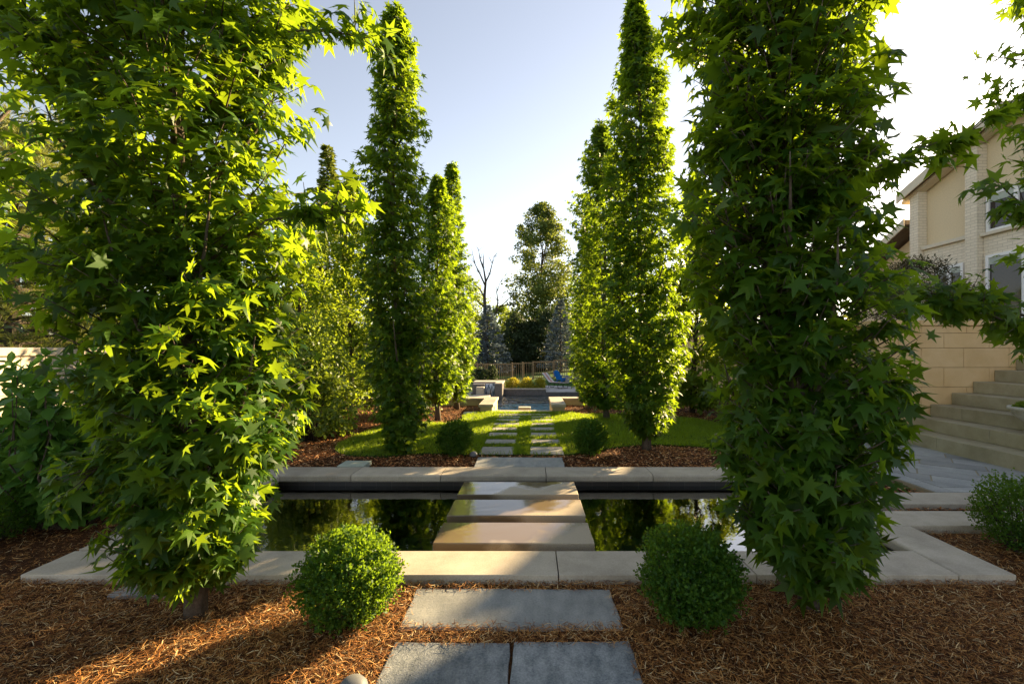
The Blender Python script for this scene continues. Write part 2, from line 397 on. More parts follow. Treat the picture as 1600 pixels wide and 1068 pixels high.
def sweetgum(label, base, H, prof, ntw, K, size, seed, z0=.2, lean=(0, 0), r0=.05, group='sweetgum trees lining the axis', extra=(), mat=None, lump=.35, name='sweetgum_tree', limbs=18, dense_below=None):
    r = np.random.default_rng(seed)
    root = empty(name, base, label, 'tree', group)
    bx, by, bz = base
    def axis(h):
        h = np.asarray(h, dtype=float)
        w = h / H
        return np.stack([bx + lean[0] * w + .03 * np.sin(h * 1.7 + seed), by + lean[1] * w + .03 * np.cos(h * 1.3 + seed), bz + h], -1)
    wood = MB()
    hs = np.linspace(-.06, H * .985, 16)
    wood.tube([axis(h) for h in hs], [max(.006, r0 * (1 - max(h, 0) / H) ** .8 * (1.3 if h < .02 else 1)) for h in hs], 10)
    # steep limbs
    for i in range(limbs):
        h = z0 + (H * .8 - z0) * (i + r.uniform(0, 1)) / limbs
        az = i * 2.4 + r.uniform(-.4, .4)
        ln = r.uniform(.5, 1.0)
        pts, rad = [], []
        for q in np.linspace(0, 1, 6):
            rr = prof(min(h + ln * q, H)) * .75 * math.sin(q * 1.5)
            c = axis(h + ln * q)
            pts.append(c + np.array((math.cos(az), math.sin(az), 0)) * rr); rad.append(r0 * .38 * (1 - h / H + .15) * (1 - .8 * q))
        wood.tube(pts, rad, 6)
    h = r.uniform(0, 1, ntw)
    if dense_below:
        k = int(ntw * .78); h = np.concatenate([z0 + (dense_below - z0) * r.uniform(0, 1, k), dense_below + (H - dense_below) * r.uniform(0, 1, ntw - k)])
    else:
        h = z0 + (H - z0) * h ** 1.12
    az = r.uniform(0, 2 * math.pi, ntw)
    Rr = np.array([prof(x) for x in h])
    ph = r.uniform(0, 6.28, 4)
    lumps = 1 + lump * (.5 * np.sin(3 * az + 2.1 * h + ph[0]) + .5 * np.sin(2 * az - 3.3 * h + ph[1]) + .45 * np.sin(5.2 * h + az + ph[2]) + .35 * np.sin(9 * h - 2 * az + ph[3]))
    u = r.uniform(.15, 1.0, ntw) ** .47
    rt = Rr * u * lumps
    out = np.stack([np.cos(az), np.sin(az), 0 * az], -1)
    tl = r.uniform(.55, 1.1, ntw) * min(.34, size * 2.8)
    ctr = axis(h)
    B = ctr + out * rt[:, None]
    A = B - out * (tl * .8)[:, None] * np.minimum(1, rt / (tl * .8 + 1e-6))[:, None] - UP * (tl * .5)[:, None]
    A = A + r.normal(0, .03, A.shape)
    B[:, 2] = np.maximum(B[:, 2], bz + z0 * .7)
    Vs, Fs, nb = [], [], 0
    V, F = twig_leaves(A, B, out, K, size, r)
    Vs.append(V); Fs.append(F); nb += len(V)
    for i in range(0, ntw, 1 if size > .104 and dense_below else 2):
        wood.tube([A[i], (A[i] + B[i]) * .5 + r.normal(0, .008, 3), B[i]], [size * .035, size * .028, size * .014], 4)
    for (p0, p1, sag, nt_, kk) in extra:
        p0, p1 = np.array(p0, float), np.array(p1, float)
        q = np.linspace(0, 1, 9)
        line = p0 + (p1 - p0) * q[:, None] + UP * (sag * np.sin(q * math.pi))[:, None] + r.normal(0, .01, (9, 3))
        wood.tube(line, list(np.linspace(size * .10, size * .025, 9)), 6)
        tt = .2 + .8 * r.uniform(0, 1, nt_) ** .8
        base_p = np.stack([np.interp(tt, q, line[:, j]) for j in range(3)], -1)
        d = unit((p1 - p0)[None, :] + r.normal(0, .55, (nt_, 3)) * np.linalg.norm(p1 - p0) + np.array((0, 0, -.1)))
        l = r.uniform(.5, 1.1, nt_) * size * 1.7
        e = base_p + d * l[:, None]
        o2 = unit(d * np.array((1, 1, 0)) + 1e-6)
        V, F = twig_leaves(base_p, e, o2, kk, size, r)
        Vs.append(V); Fs.append(F + nb); nb += len(V)
        for a, b in zip(base_p, e): wood.tube([a, b], [size * .03, size * .012], 4)
    wood.make('trunk', BARK, root, smooth=True)
    mk('crown', np.concatenate(Vs), np.concatenate(Fs), mat or GUM, root)
    return root

def sphere_pts(n, r):
    a = unit(r.normal(0, 1, (n, 3)))
    return a

def clump_tree(name, label, base, H, W, seed, mat, n=6000, leaf=.14, clumps=60, z0=.25, shape='oval', group=None, trunk_r=.12, bark=None, tmpl=KITE, cat='tree', fill=.5, clump_size=.2, wid=1.0, stems=1, wood_name='trunk', limbs=16):
    """a broad tree or shrub: leaf clumps spread through the crown's volume round a branching stem"""
    r = np.random.default_rng(seed)
    root = empty(name, base, label, cat, group)
    b = np.array(base, float)
    cz = r.uniform(0, 1, clumps)
    if shape == 'cone': rad = (1 - cz) ** .85 * .95 + .05
    elif shape == 'column': rad = np.minimum(1, np.sqrt(np.maximum(.02, 1 - cz)) * 1.25) * np.minimum(1, .6 + cz * 2.5)
    elif shape == 'dome': rad = np.sqrt(np.maximum(0.02, 1 - cz ** 2.0))
    else: rad = np.sqrt(np.maximum(.03, 1 - (2 * np.clip(cz, .0, 1) - .85) ** 2 / 1.35))
    az = r.uniform(0, 2 * math.pi, clumps)
    rr = np.sqrt(r.uniform(.05, 1, clumps)) * rad * W * .5 * r.uniform(.75, 1.12, clumps)
    ctr = np.stack([b[0] + np.cos(az) * rr, b[1] + np.sin(az) * rr, b[2] + H * (z0 + (1 - z0) * cz * .96)], -1)
    cr = clump_size * W * r.uniform(.55, 1.2, clumps) * (.55 + .45 * rad)
    idx = r.integers(0, clumps, n)
    d = sphere_pts(n, r)
    q = r.uniform(0, 1, n) ** fill
    P = ctr[idx] + d * (cr[idx] * q)[:, None] * np.array((1, 1, .8))
    out = unit(P - (b + np.array((0, 0, H * .4))) + 1e-6)
    M = unit(d * .6 + out * .4 - UP * .35 + r.normal(0, .5, (n, 3)))
    NR = UP * .6 + d * .7 + r.normal(0, .5, (n, 3))
    V, F = leaves(P, M, NR, leaf * r.uniform(.6, 1.25, n), tmpl, wid)
    wood = MB()
    if stems == 1:
        zs = np.linspace(-.1, H * .9, 9)
        line = np.stack([b[0] + .012 * H * np.sin(zs * 1.1 + seed), b[1] + 0 * zs, b[2] + zs], -1)
        wood.tube(line, list(np.linspace(trunk_r, trunk_r * .12, 9)), 8)
        for i in r.choice(clumps, min(limbs, clumps), replace=False):
            h = max(.1 * H, (ctr[i, 2] - b[2]) * .62)
            a = np.array([np.interp(h, zs, line[:, j]) for j in range(3)])
            mid = (a + ctr[i]) * .5 + np.array((0, 0, -.03 * H))
            wood.tube([a, mid, ctr[i]], [trunk_r * .35, trunk_r * .22, trunk_r * .08], 5)
    else:
        for i in range(stems):
            e = ctr[r.integers(0, clumps)]
            s = b + np.array((r.uniform(-.06, .06) * W, r.uniform(-.06, .06) * W, -.03))
            wood.tube([s, s * .45 + e * .55 + np.array((0, 0, .12 * H)), e], [trunk_r, trunk_r * .7, trunk_r * .3], 5)
    wood.make(wood_name, bark or BARKD, root, smooth=True)
    mk('crown' if cat == 'tree' else 'foliage', V, F, mat, root)
    return root

def conifer(name, label, base, H, W, seed, mat, group=None, levels=26, per=13, needle=.16, nlen=1.0, skirt=.06, per_branch=26):
    r = np.random.default_rng(seed)
    root = empty(name, base, label, 'tree', group)
    b = np.array(base, float)
    P, M, NR, S = [], [], [], []
    wood = MB().tube([b - UP * .1, b + UP * H * .5, b + UP * H * .99], [W * .035, W * .02, .01], 8)
    for i in range(levels):
        f = i / (levels - 1)
        h = H * (skirt + (1 - skirt) * f ** .92)
        L = W * .5 * ((1 - f) ** .85 * .96 + .035)
        for k in range(max(5, int(per * (1 - .5 * f)))):
            az = r.uniform(0, 2 * math.pi)
            l = L * r.uniform(.72, 1.1)
            o = np.array((math.cos(az), math.sin(az), 0)); sd = np.array((-math.sin(az), math.cos(az), 0))
            n = max(8, int(per_branch * (.35 + .65 * l / (W * .5))))
            t = np.sqrt(r.uniform(.03, 1, n))
            z = h + l * (-.12 * t + .16 * t ** 3) + r.normal(0, .018 * H / 6, n)
            lat = r.normal(0, .16, n) * l * (1.1 - .7 * t)
            p = b + o * (l * t)[:, None] + sd * lat[:, None]
            p[:, 2] = b[2] + z
            P.append(p)
            M.append(o * .9 + sd * np.sign(lat)[:, None] * .6 + r.normal(0, .3, (n, 3)) + UP * .12)
            NR.append(np.tile(UP, (n, 1)) + r.normal(0, .45, (n, 3)))
            S.append(needle * r.uniform(.6, 1.25, n))
            if f < .9 and k % 3 == 0:
                wood.tube([b + UP * h, b + o * l * .8 + UP * (h - .03 * l)], [W * .006, W * .002], 4)
    V, F = leaves(np.concatenate(P), np.concatenate(M), np.concatenate(NR), np.concatenate(S), KITE, .75)
    wood.make('trunk', BARKD, root)
    mk('crown', V, F, mat, root)
    return root

def pine(label, base, H, W, seed, group=None):
    r = np.random.default_rng(seed)
    root = empty('pine_tree', base, label, 'tree', group)
    b = np.array(base, float)
    wood = MB().tube([b - UP * .1, b + UP * H * .5, b + UP * H * .98], [W * .05, W * .03, .015], 8)
    P, M = [], []
    nb = 95
    for i in range(nb):
        f = (i + .5) / nb
        h = H * (.12 + .88 * f)
        l = W * .5 * ((1 - f) ** .6 * .95 + .08) * r.uniform(.75, 1.1)
        az = i * 2.4 + r.uniform(-.5, .5)
        o = np.array((math.cos(az), math.sin(az), 0))
        e = b + UP * (h + l * .25) + o * l
        wood.tube([b + UP * h, b + UP * (h + l * .05) + o * l * .6, e], [W * .012, W * .008, W * .003], 5)
        for t in r.uniform(.35, 1, 9):
            c = b + UP * (h + l * .25 * t) + o * l * t + r.normal(0, .06 * W, 3)
            n = 34
            d = unit(sphere_pts(n, r) + UP * .7 + o * .6)
            P.append(np.tile(c, (n, 1)) + d * .02); M.append(d)
    P = np.concatenate(P); M = np.concatenate(M)
    V, F = leaves(P, M, r.normal(0, 1, P.shape), r.uniform(.16, .27, len(P)), NEEDLE, .055)
    wood.make('trunk', BARKD, root)
    mk('crown', V, F, PINE, root)
    return root

def boxwood(label, c, W, H, n, seed, group='clipped boxwood balls', leaf=.0165):
    r = np.random.default_rng(seed)
    root = empty('boxwood_ball', (c[0], c[1], c[2]), label, 'shrub', group)
    b = np.array(c, float)
    d = sphere_pts(n, r)
    lump = np.array([mnoise.noise(Vector(x) * 2.3 + Vector((seed, 0, 0))) for x in d])
    fine = np.array([mnoise.noise(Vector(x) * 8.5 + Vector((seed, 3, 0))) for x in d])
    q = (1 - .55 * r.uniform(0, 1, n) ** 1.6) * (1 + .22 * lump + .22 * fine)
    ns_ = n // 7                                   # sprigs that stick out
    sp = sphere_pts(230, r)
    k = r.integers(0, 230, ns_)
    d[:ns_] = unit(sp[k] + r.normal(0, .022, (ns_, 3)))
    q[:ns_] = .84 + .40 * r.uniform(0, 1, ns_) * r.uniform(.3, 1, 230)[k]
    flat = np.where(d[:, 2] < 0, .94, 1.0)
    P = b + np.array((0, 0, H * .5)) + d * q[:, None] * np.stack([np.full(n, W / 2), np.full(n, W / 2), H * .5 * flat], -1)
    M = unit(d * .55 + UP * .45 + r.normal(0, .6, (n, 3)))
    NR = d * .7 + UP * .35 + r.normal(0, .5, (n, 3))
    V, F = leaves(P, M, NR, leaf * r.uniform(.65, 1.3, n), KITE, 1.05)
    wood = MB()
    for i in range(46):
        e = b + np.array((0, 0, H * .5)) + d[i] * .86 * np.array((W / 2, W / 2, H / 2))
        if e[2] < b[2] + .12: continue
        s = b + np.array((d[i, 0] * .04, d[i, 1] * .04, -.03))
        wood.tube([s, s * .5 + e * .5 + UP * .03, e], [.007, .005, .002], 4)
    wood.make('stem', BARKD, root)
    mk('foliage', V, F, BOXL, root)
    return root

# =================================================================== ground
POND_X0, POND_X1, POND_Y0, POND_Y1 = -2.41, 2.29, 2.745, 4.376   # open water
OUT_X0, OUT_X1, OUT_Y0, OUT_Y1 = -2.73, 2.60, 2.43, 4.69        # outside of the coping
WATER_Z = -.118
def smooth(a, b, x):
    t = min(1, max(0, (x - a) / (b - a))); return t * t * (3 - 2 * t)
PX0, PX1, PY0, PY1 = -3.4, 3.6, 10.35, 27.4                      # lower swimming pool
def gz(x, y):
    z = -.052
    z += .014 * mnoise.noise(Vector((x * 1.7, y * 1.7, 0))) + .006 * mnoise.noise(Vector((x * 6, y * 6, 4)))
    if y > 4.75: z += .03 * smooth(4.75, 5.3, y)
    if y > 10.3: z += -1.32 * smooth(10.3, 13.5, y)
    if y > 28: z += .5 * smooth(28, 42, y) * smooth(-3, 6, x) - .02
    if y > 50: z += 1.2 * smooth(50, 120, y)
    return z
xs = sorted(set([-240, -120, -60, -30, -18, -12, -8, -6, -5] + list(np.round(np.arange(-4, 4.01, .16), 3)) + [POND_X0 - .12, POND_X1 + .12, PX0, PX1, -.75, .43, 4.4, 5, 6, 8, 12, 18, 30, 60, 120, 240]))
ys = sorted(set([-60, -20, -8, -3, -1, 0, .6] + list(np.round(np.arange(1, 10.3, .16), 3)) + [POND_Y0 - .12, POND_Y1 + .12, PY0, PY1, 9.12, 11, 11.5, 12, 12.6, 13.2, 14, 16, 20, 24, 28.5, 30, 33, 36, 39, 42, 46, 52, 60, 75, 95, 120, 170, 300]))
V = [(x, y, gz(x, y)) for y in ys for x in xs]
nx = len(xs); F = []
for j in range(len(ys) - 1):
    for i in range(nx - 1):
        mx_, my_ = (xs[i] + xs[i + 1]) / 2, (ys[j] + ys[j + 1]) / 2
        if POND_X0 - .12 < mx_ < POND_X1 + .12 and POND_Y0 - .12 < my_ < POND_Y1 + .12: continue
        if PX0 < mx_ < PX1 and PY0 < my_ < PY1: continue
        if -.75 < mx_ < .43 and 9.12 < my_ < PY0: continue
        F.append((j * nx + i, j * nx + i + 1, (j + 1) * nx + i + 1, (j + 1) * nx + i))
gm, nt, out = new_mat('garden_ground')
tc = N(nt, 'ShaderNodeTexCoord')
n1 = N(nt, 'ShaderNodeTexNoise', {'Vector': tc.outputs['Object'], 'Scale': 90.0, 'Detail': 4.0, 'Roughness': .7})
n2 = N(nt, 'ShaderNodeTexNoise', {'Vector': tc.outputs['Object'], 'Scale': .8, 'Detail': 6.0})
ca = ramp(nt, n1.outputs[0], [(.35, (.028, .012, .006)), (.6, (.10, .045, .018)), (.75, (.19, .10, .04))])
cb = ramp(nt, n2.outputs[0], [(.35, (.016, .036, .008)), (.65, (.035, .07, .014))])
sx = N(nt, 'ShaderNodeSeparateXYZ', {0: tc.outputs['Object']})
ff = ramp(nt, N(nt, 'ShaderNodeMapRange', {0: sx.outputs[1], 1: 11.0, 2: 13.0}).outputs[0], [(.3, (0, 0, 0)), (.7, (1, 1, 1))])
axx = N(nt, 'ShaderNodeMath', {0: sx.outputs[0]}, operation='ABSOLUTE')
fx_ = ramp(nt, N(nt, 'ShaderNodeMapRange', {0: axx.outputs[0], 1: 5.2, 2: 6.4}).outputs[0], [(.3, (0, 0, 0)), (.7, (1, 1, 1))])
fmx = N(nt, 'ShaderNodeMath', {0: ff, 1: fx_}, operation='MAXIMUM')
cc = N(nt, 'ShaderNodeMix', {0: fmx.outputs[0], 6: ca, 7: cb}, data_type='RGBA')
bp = N(nt, 'ShaderNodeBump', {'Height': n1.outputs[0], 'Strength': .9, 'Distance': .02})
p = N(nt, 'ShaderNodeBsdfPrincipled', {'Base Color': cc.outputs[2], 'Roughness': .95, 'Normal': bp.outputs[0], 'Specular IOR Level': .1})
nt.links.new(p.outputs[0], out.inputs[0])
mk('ground', V, F, gm, smooth=True, kind='structure')

# lawn: a slightly proud sheet with a soft outline, blades on top
lawn_poly = [(-2.15, 5.22), (-1.75, 5.16), (-1.2, 5.34), (-.7, 5.25), (-.2, 5.27), (.2, 5.24), (.6, 5.29), (1.0, 5.62), (1.5, 5.85), (2.1, 5.72), (2.9, 5.35), (3.3, 5.4), (3.35, 7.0), (2.9, 8.0), (2.35, 8.35),
             (1.9, 8.3), (1.5, 8.55), (.9, 8.6), (.7, 8.86), (-1.0, 8.86), (-1.05, 8.75), (-1.3, 8.3), (-1.1, 7.85), (-1.35, 7.55), (-1.7, 7.45), (-2.1, 7.6), (-2.35, 7.3), (-2.5, 6.4), (-2.45, 5.6)]
def smooth_poly(P, it=2):
    for _ in range(it):
        Q = []
        for i in range(len(P)):
            a, b_ = P[i], P[(i + 1) % len(P)]
            Q += [(a[0] * .75 + b_[0] * .25, a[1] * .75 + b_[1] * .25), (a[0] * .25 + b_[0] * .75, a[1] * .25 + b_[1] * .75)]
        P = Q
    return P
lawn_poly = smooth_poly(lawn_poly)
LP = np.array(lawn_poly)
def inside(P, poly):
    x, y = P[:, 0], P[:, 1]; c = np.zeros(len(P), bool); n = len(poly)
    for i in range(n):
        x1, y1 = poly[i]; x2, y2 = poly[(i + 1) % n]
        if y1 == y2: continue
        c ^= ((y1 > y) != (y2 > y)) & (x < (x2 - x1) * (y - y1) / (y2 - y1) + x1)
    return c
MB().add([(x, y, -.004) for x, y in lawn_poly] + [(x, y, -.07) for x, y in lawn_poly],
         [tuple(range(len(lawn_poly)))] + [(i, (i + 1) % len(lawn_poly), len(lawn_poly) + (i + 1) % len(lawn_poly), len(lawn_poly) + i) for i in range(len(lawn_poly))]).make('lawn', TURF, kind='structure')

# pavers laid in the lawn: two columns, then two long stones at the pool's edge
paver_rects = []
def slab(name, label, cat, x0, x1, y0, y1, z0, z1, mat, group, b=.006, jit=.004, cuts=5, rot=0.0):
    cx_, cy_ = (x0 + x1) / 2, (y0 + y1) / 2
    V, F = bbox(x0 - cx_, x1 - cx_, y0 - cy_, y1 - cy_, 0, z1 - z0, b, jit, cuts)
    o = mk(name, V, F, mat)
    o.location = (cx_, cy_, z0); o.rotation_euler = (0, 0, rot)
    return tag(o, label, cat, group, 'thing')
ordn = ['nearest', 'second', 'third', 'fourth', 'fifth', 'sixth', 'seventh']
rows = [(5.27, 5.66), (5.86, 6.13), (6.36, 6.63), (6.82, 7.09), (7.27, 7.53), (7.70, 7.95), (8.07, 8.28)]
for k, (a, b_) in enumerate(rows):
    for sname, xa, xb in (('left', -.59, -.195), ('right', .0, .375)):
        ja, jb = random.uniform(-.015, .015), random.uniform(-.015, .015)
        slab('lawn_paver', f'{"pale" if k else "largest pale"} stone paver set in grass, {ordn[k]} to the pond in the {sname} column', 'paver', xa + ja, xb + jb, a, b_, -.05, .004, PAVER, 'pavers set in the lawn path', rot=random.uniform(-.02, .02))
        paver_rects.append((xa + ja, xb + jb, a, b_))
slab('lawn_paver', 'long pale stone paver across the lawn path just before the pool edge', 'paver', -.62, .37, 8.42, 8.60, -.05, .004, PAVER, 'pavers set in the lawn path')
paver_rects.append((-.62, .37, 8.42, 8.60))
slab('pool_edge_coping', 'sunlit pale stone edge strip between the two stone piers', 'coping', -.735, .415, 8.86, 9.06, -.12, .012, LIME, None)

# grass blades
def scatter(n, box, r):
    return np.stack([r.uniform(box[0], box[1], n), r.uniform(box[2], box[3], n)], -1)
gp = scatter(130000, (-2.6, 3.4, 5.1, 8.9), rng)
gp = gp[inside(gp, lawn_poly)]
keep = np.ones(len(gp), bool)
for (xa, xb, a, b_) in paver_rects:
    keep &= ~((gp[:, 0] > xa + .004) & (gp[:, 0] < xb - .004) & (gp[:, 1] > a + .006) & (gp[:, 1] < b_ - .012))
for (tx, ty, tr) in ((-1.57, 5.4, .1), (1.38, 5.57, .1)):
    keep &= (gp[:, 0] - tx) ** 2 + (gp[:, 1] - ty) ** 2 > tr ** 2
gp = gp[keep]
n = len(gp)
hn = np.array([mnoise.noise(Vector((x * 2.5, y * 2.5, 1))) for x, y in gp[::1]])
P = np.column_stack([gp, np.full(n, -.006)])
dirs = rng.normal(0, .55, (n, 3)); dirs[:, 2] = 1
V, F = leaves(P, dirs, rng.normal(0, 1, (n, 3)), rng.uniform(.026, .060, n) * (1 + .5 * hn), NEEDLE, .17)
tag(mk('grass', V, F, GRASS), 'short bright green lawn grass around the stepping pavers', 'grass', kind='stuff')

# ------------------------------------------------------------------- mulch
def bed_mask(P):
    x, y = P[:, 0], P[:, 1]
    k = ~((x > OUT_X0 + .01) & (x < OUT_X1 - .01) & (y > OUT_Y0 + .01) & (y < OUT_Y1 - .01))
    k &= ~inside(P, [(a * 1.0, b_) for a, b_ in lawn_poly])
    e = .035 * np.abs(np.sin(x * 37.0 + y * 91.0)) ** 3
    k &= ~((x > -.59 + e) & (x < .425 - e) & (y > 2.035 + e) & (y < 2.36 - e))
    k &= ~((x > -.585 + e) & (x < .43 - e) & (y > 1.60) & (y < 1.94 - e))
    k &= ~((x > -.585) & (x < .36) & (y > 4.68) & (y < 5.13))
    k &= ~((x > 2.6) & (y > 3.12) & (y < 3.42)) & ~((x > 2.6) & (y > 3.56) & (y < 3.86))
    k &= ~((x > 3.44) & (y > 3.84)) & (y < 10.02)
    k &= ~((x > -1.01) & (x < -.73) & (y > 8.86)) & ~((x > .41) & (x < .68) & (y > 8.86)) & ~((x > -.75) & (x < .43) & (y > 8.8))
    return k
def mulch(name, label, boxes, lens, wids, mat, seed, lift=.03):
    r = np.random.default_rng(seed)
    Ps = [scatter(int(dn * (b_[1] - b_[0]) * (b_[3] - b_[2])), b_, r) for b_, dn in boxes]
    P2 = np.concatenate(Ps); P2 = P2[bed_mask(P2)]
    n = len(P2)
    z = np.array([gz(x, y) for x, y in P2]) + r.uniform(0, lift, n) ** 1.0
    L = r.uniform(lens[0], lens[1], n) * r.uniform(.5, 1, n); Wd = r.uniform(wids[0], wids[1], n)
    a = r.uniform(0, 2 * math.pi, n); tilt = r.normal(0, .22, n)
    d = np.stack([np.cos(a) * np.cos(tilt), np.sin(a) * np.cos(tilt), np.sin(tilt)], -1)
    nr = np.stack([r.normal(0, .35, n), r.normal(0, .35, n), np.ones(n)], -1)
    s = unit(np.cross(nr, d)); up = np.cross(d, s)
    c = np.column_stack([P2, z])
    bend = r.normal(0, .05, n)[:, None] * L[:, None]; sb = r.normal(0, .045, n)[:, None] * L[:, None]
    rows_ = []
    for t, w in ((-.5, .55), (0, 1.0), (.5, .4)):
        q = c + d * (L * t)[:, None] + (up * bend + s * sb) * (1 - 4 * t * t)
        rows_ += [q + s * (Wd * w * .5)[:, None], q - s * (Wd * w * .5)[:, None]]
    V = np.stack(rows_, 1).reshape(-1, 3)
    f = np.array([(0, 1, 3, 2), (2, 3, 5, 4)])
    F = (f[None] + (np.arange(n) * 6)[:, None, None]).reshape(-1, 4)
    tag(mk(name, V, F, mat), label, 'mulch', kind='stuff')
mulch('shredded_mulch', 'shredded reddish brown bark mulch over the beds before the pond', [((-3.6, 3.4, 1.45, 2.44), 20000), ((2.6, 4.8, 1.9, 3.13), 9000), ((-5.5, -2.7, 1.8, 4.2), 4000)], (.014, .068), (.0011, .0034), MULCHF, 21)
mulch('bark_chip_mulch', 'red brown bark chips over the beds beyond the pond', [((-4.2, 3.44, 4.68, 6.0), 3000), ((-4.2, -1.0, 6.0, 8.0), 2200), ((.6, 3.44, 8.0, 10.0), 1800), ((-3.5, -.7, 7.4, 10.0), 1800), ((2.6, 3.44, 3.84, 4.7), 3000), ((2.6, 4.6, 3.3, 3.6), 3000)], (.02, .055), (.006, .016), MULCHC, 22, .022)

# =================================================================== pond
bs = MB()
bx0, bx1, by0, by1, zb = POND_X0 - .05, POND_X1 + .05, POND_Y0 - .05, POND_Y1 + .05, -.62
bs.box(bx0 - .06, bx1 + .06, by0 - .06, by1 + .06, zb - .08, zb)
bs.make('pond_floor', BASIN, kind='structure')
wl = MB()
wl.box(bx0 - .06, bx1 + .06, by1, by1 + .07, zb, -.07); wl.box(bx0 - .06, bx1 + .06, by0 - .07, by0, zb, -.07)
wl.box(bx0 - .07, bx0, by0, by1, zb, -.07); wl.box(bx1, bx1 + .07, by0, by1, zb, -.07)
tag(wl.make('pond_wall', PTILE), 'dark tiled inner wall of the rectangular reflecting pond', 'pond wall', None, 'thing')
mk('pond_water', [(bx0, by0, WATER_Z), (bx1, by0, WATER_Z), (bx1, by1, WATER_Z), (bx0, by1, WATER_Z)], [(0, 1, 2, 3)], POND, kind='structure')
# pale shelf and drain dome under the water, near the left boxwood
sh = MB(); ring = []
for k in range(20):
    a = 2 * math.pi * k / 20
    ring.append((-1.35 + .62 * math.cos(a) * (1 + .1 * math.sin(3 * a)), 3.0 + .2 * math.sin(a)))
sh.prism(ring, 2, zb, WATER_Z - .10)
tag(sh.make('underwater_ledge', SHELF), 'pale silty ledge under the water beside the left boxwood', 'ledge', None, 'thing')
dr = empty('drain_dome', (-1.22, 3.0, WATER_Z - .10), 'small round perforated drain dome under the pond water', 'drain')
dm = MB()
dprof = [(.105, 0), (.10, .018), (.085, .036), (.055, .05), (.02, .056)]
nseg = 20; VV = []
for (rr, zz) in dprof:
    for k in range(nseg): VV.append((-1.22 + rr * math.cos(2 * math.pi * k / nseg), 3.0 + rr * math.sin(2 * math.pi * k / nseg), WATER_Z - .10 + zz))
FF = [(i * nseg + k, i * nseg + (k + 1) % nseg, (i + 1) * nseg + (k + 1) % nseg, (i + 1) * nseg + k) for i in range(len(dprof) - 1) for k in range(nseg)] + [tuple(range((len(dprof) - 1) * nseg, len(dprof) * nseg))]
dm.add(VV, FF); dm.make('grate', GREYM, dr)
rm = MB().tube([(-1.22 + .112 * math.cos(2 * math.pi * k / 24), 3.0 + .112 * math.sin(2 * math.pi * k / 24), WATER_Z - .095) for k in range(25)], .01, 6)
rm.make('collar', BLACKM, dr)

# coping stones, bull-nosed towards the water
def coping(label, x0, x1, y0, y1, nose):
    """nose: which long side overhangs the water with a rounded edge ('+y', '-y', '+x', '-x')"""
    z0, z1, g = -.066, 0.0, .0035
    x0 += g; x1 -= g; y0 += g; y1 -= g
    hgt = z1 - z0
    cx_, cy_ = (x0 + x1) / 2, (y0 + y1) / 2
    hx, hy = (x1 - x0) / 2, (y1 - y0) / 2
    w = hy if nose[1] == 'y' else hx
    prof = [(-w, 0), (-w, hgt - .003), (-w + .003, hgt)]
    rr = .022
    prof += [(w - rr + rr * math.sin(a), hgt - rr + rr * math.cos(a)) for a in np.linspace(0, math.pi / 2, 6)]
    prof += [(w, .012), (w - .006, 0)]
    if nose[0] == '-': prof = [(-u, v) for u, v in prof]
    mb = MB()
    if nose[1] == 'y': mb.prism(prof, 0, -hx, hx)
    else: mb.prism([(u, v) for u, v in prof], 1, -hy, hy)
    o = mb.make('coping_slab', LIME); o.location = (cx_, cy_, z0)
    return tag(o, label, 'coping stone', 'limestone coping around the reflecting pond', 'thing')
nb = [OUT_X0, -1.99, -.92, .15, 1.21, 2.29]
nl = ['near coping slab at the left corner, left of the big left tree', 'near coping slab running behind the left sweetgum trunk', 'sunlit near coping slab in front of the stepping slabs, beside the left boxwood',
      'near coping slab behind the right boxwood', 'near coping slab behind the right sweetgum trunk']
for i in range(5): coping(nl[i], nb[i], nb[i + 1], OUT_Y0, POND_Y0, '+y')
fb = [OUT_X0, -1.73, -.866, .15, 1.18, POND_X1]
fl = ['far coping slab at the far left corner of the pond', 'far coping slab in front of the square green lid', 'far coping slab leading onto the lawn path, middle of the far edge',
      'far coping slab with leaf shadows, in front of the right lawn tree', 'far coping slab at the far right behind the right sweetgum']
for i in range(5): coping(fl[i], fb[i], fb[i + 1], POND_Y1, OUT_Y1, '-y')
coping('near half of the left side coping of the pond', OUT_X0, POND_X0, POND_Y0, 3.56, '+x')
coping('far half of the left side coping of the pond', OUT_X0, POND_X0, 3.56, POND_Y1, '+x')
coping('long right corner coping slab pointing to the right boxwood', POND_X1, OUT_X1, OUT_Y0, 3.115, '-x')
coping('far right side coping slab beyond the two plank stones', POND_X1, OUT_X1, 3.86, OUT_Y1, '-x')

# three wet stepping slabs on hidden blocks
for lab, a, b_ in (('nearest wet stepping slab, half dry and sunlit', 2.836, 3.18), ('middle wet stepping slab across the pond', 3.314, 3.668), ('farthest wet stepping slab, next to the far coping', 3.794, 4.16)):
    root = empty('stepping_slab', (-.105, (a + b_) / 2, -.085), lab, 'stepping stone', 'stepping slabs over the pond')
    MB().box(-.61, .40, a, b_, -.085, -.001, .005, .002, 6).make('slab_top', WET, root)
    MB().box(-.42, .21, a + .07, b_ - .07, -.62, -.086).make('support_block', BASIN, root)

# two plank stones at the right, over the bed
SA = MB()
for lab, a, b_, xe in (('near plank stone joining the right coping to the patio', 3.12, 3.41, 4.45), ('far plank stone along the patio edge beside the mulch triangle', 3.56, 3.852, 3.95)):
    slab('plank_stone', lab, 'stone slab', 2.30, xe, a, b_, -.09, .0, LIME, 'plank stones beside the pond', cuts=0, jit=0)
slab('plank_stone', 'short end stone butted to the far plank stone behind the right boxwood', 'stone slab', 3.957, 4.9, 3.56, 3.852, -.09, .0, LIME, 'plank stones beside the pond', cuts=0, jit=0)

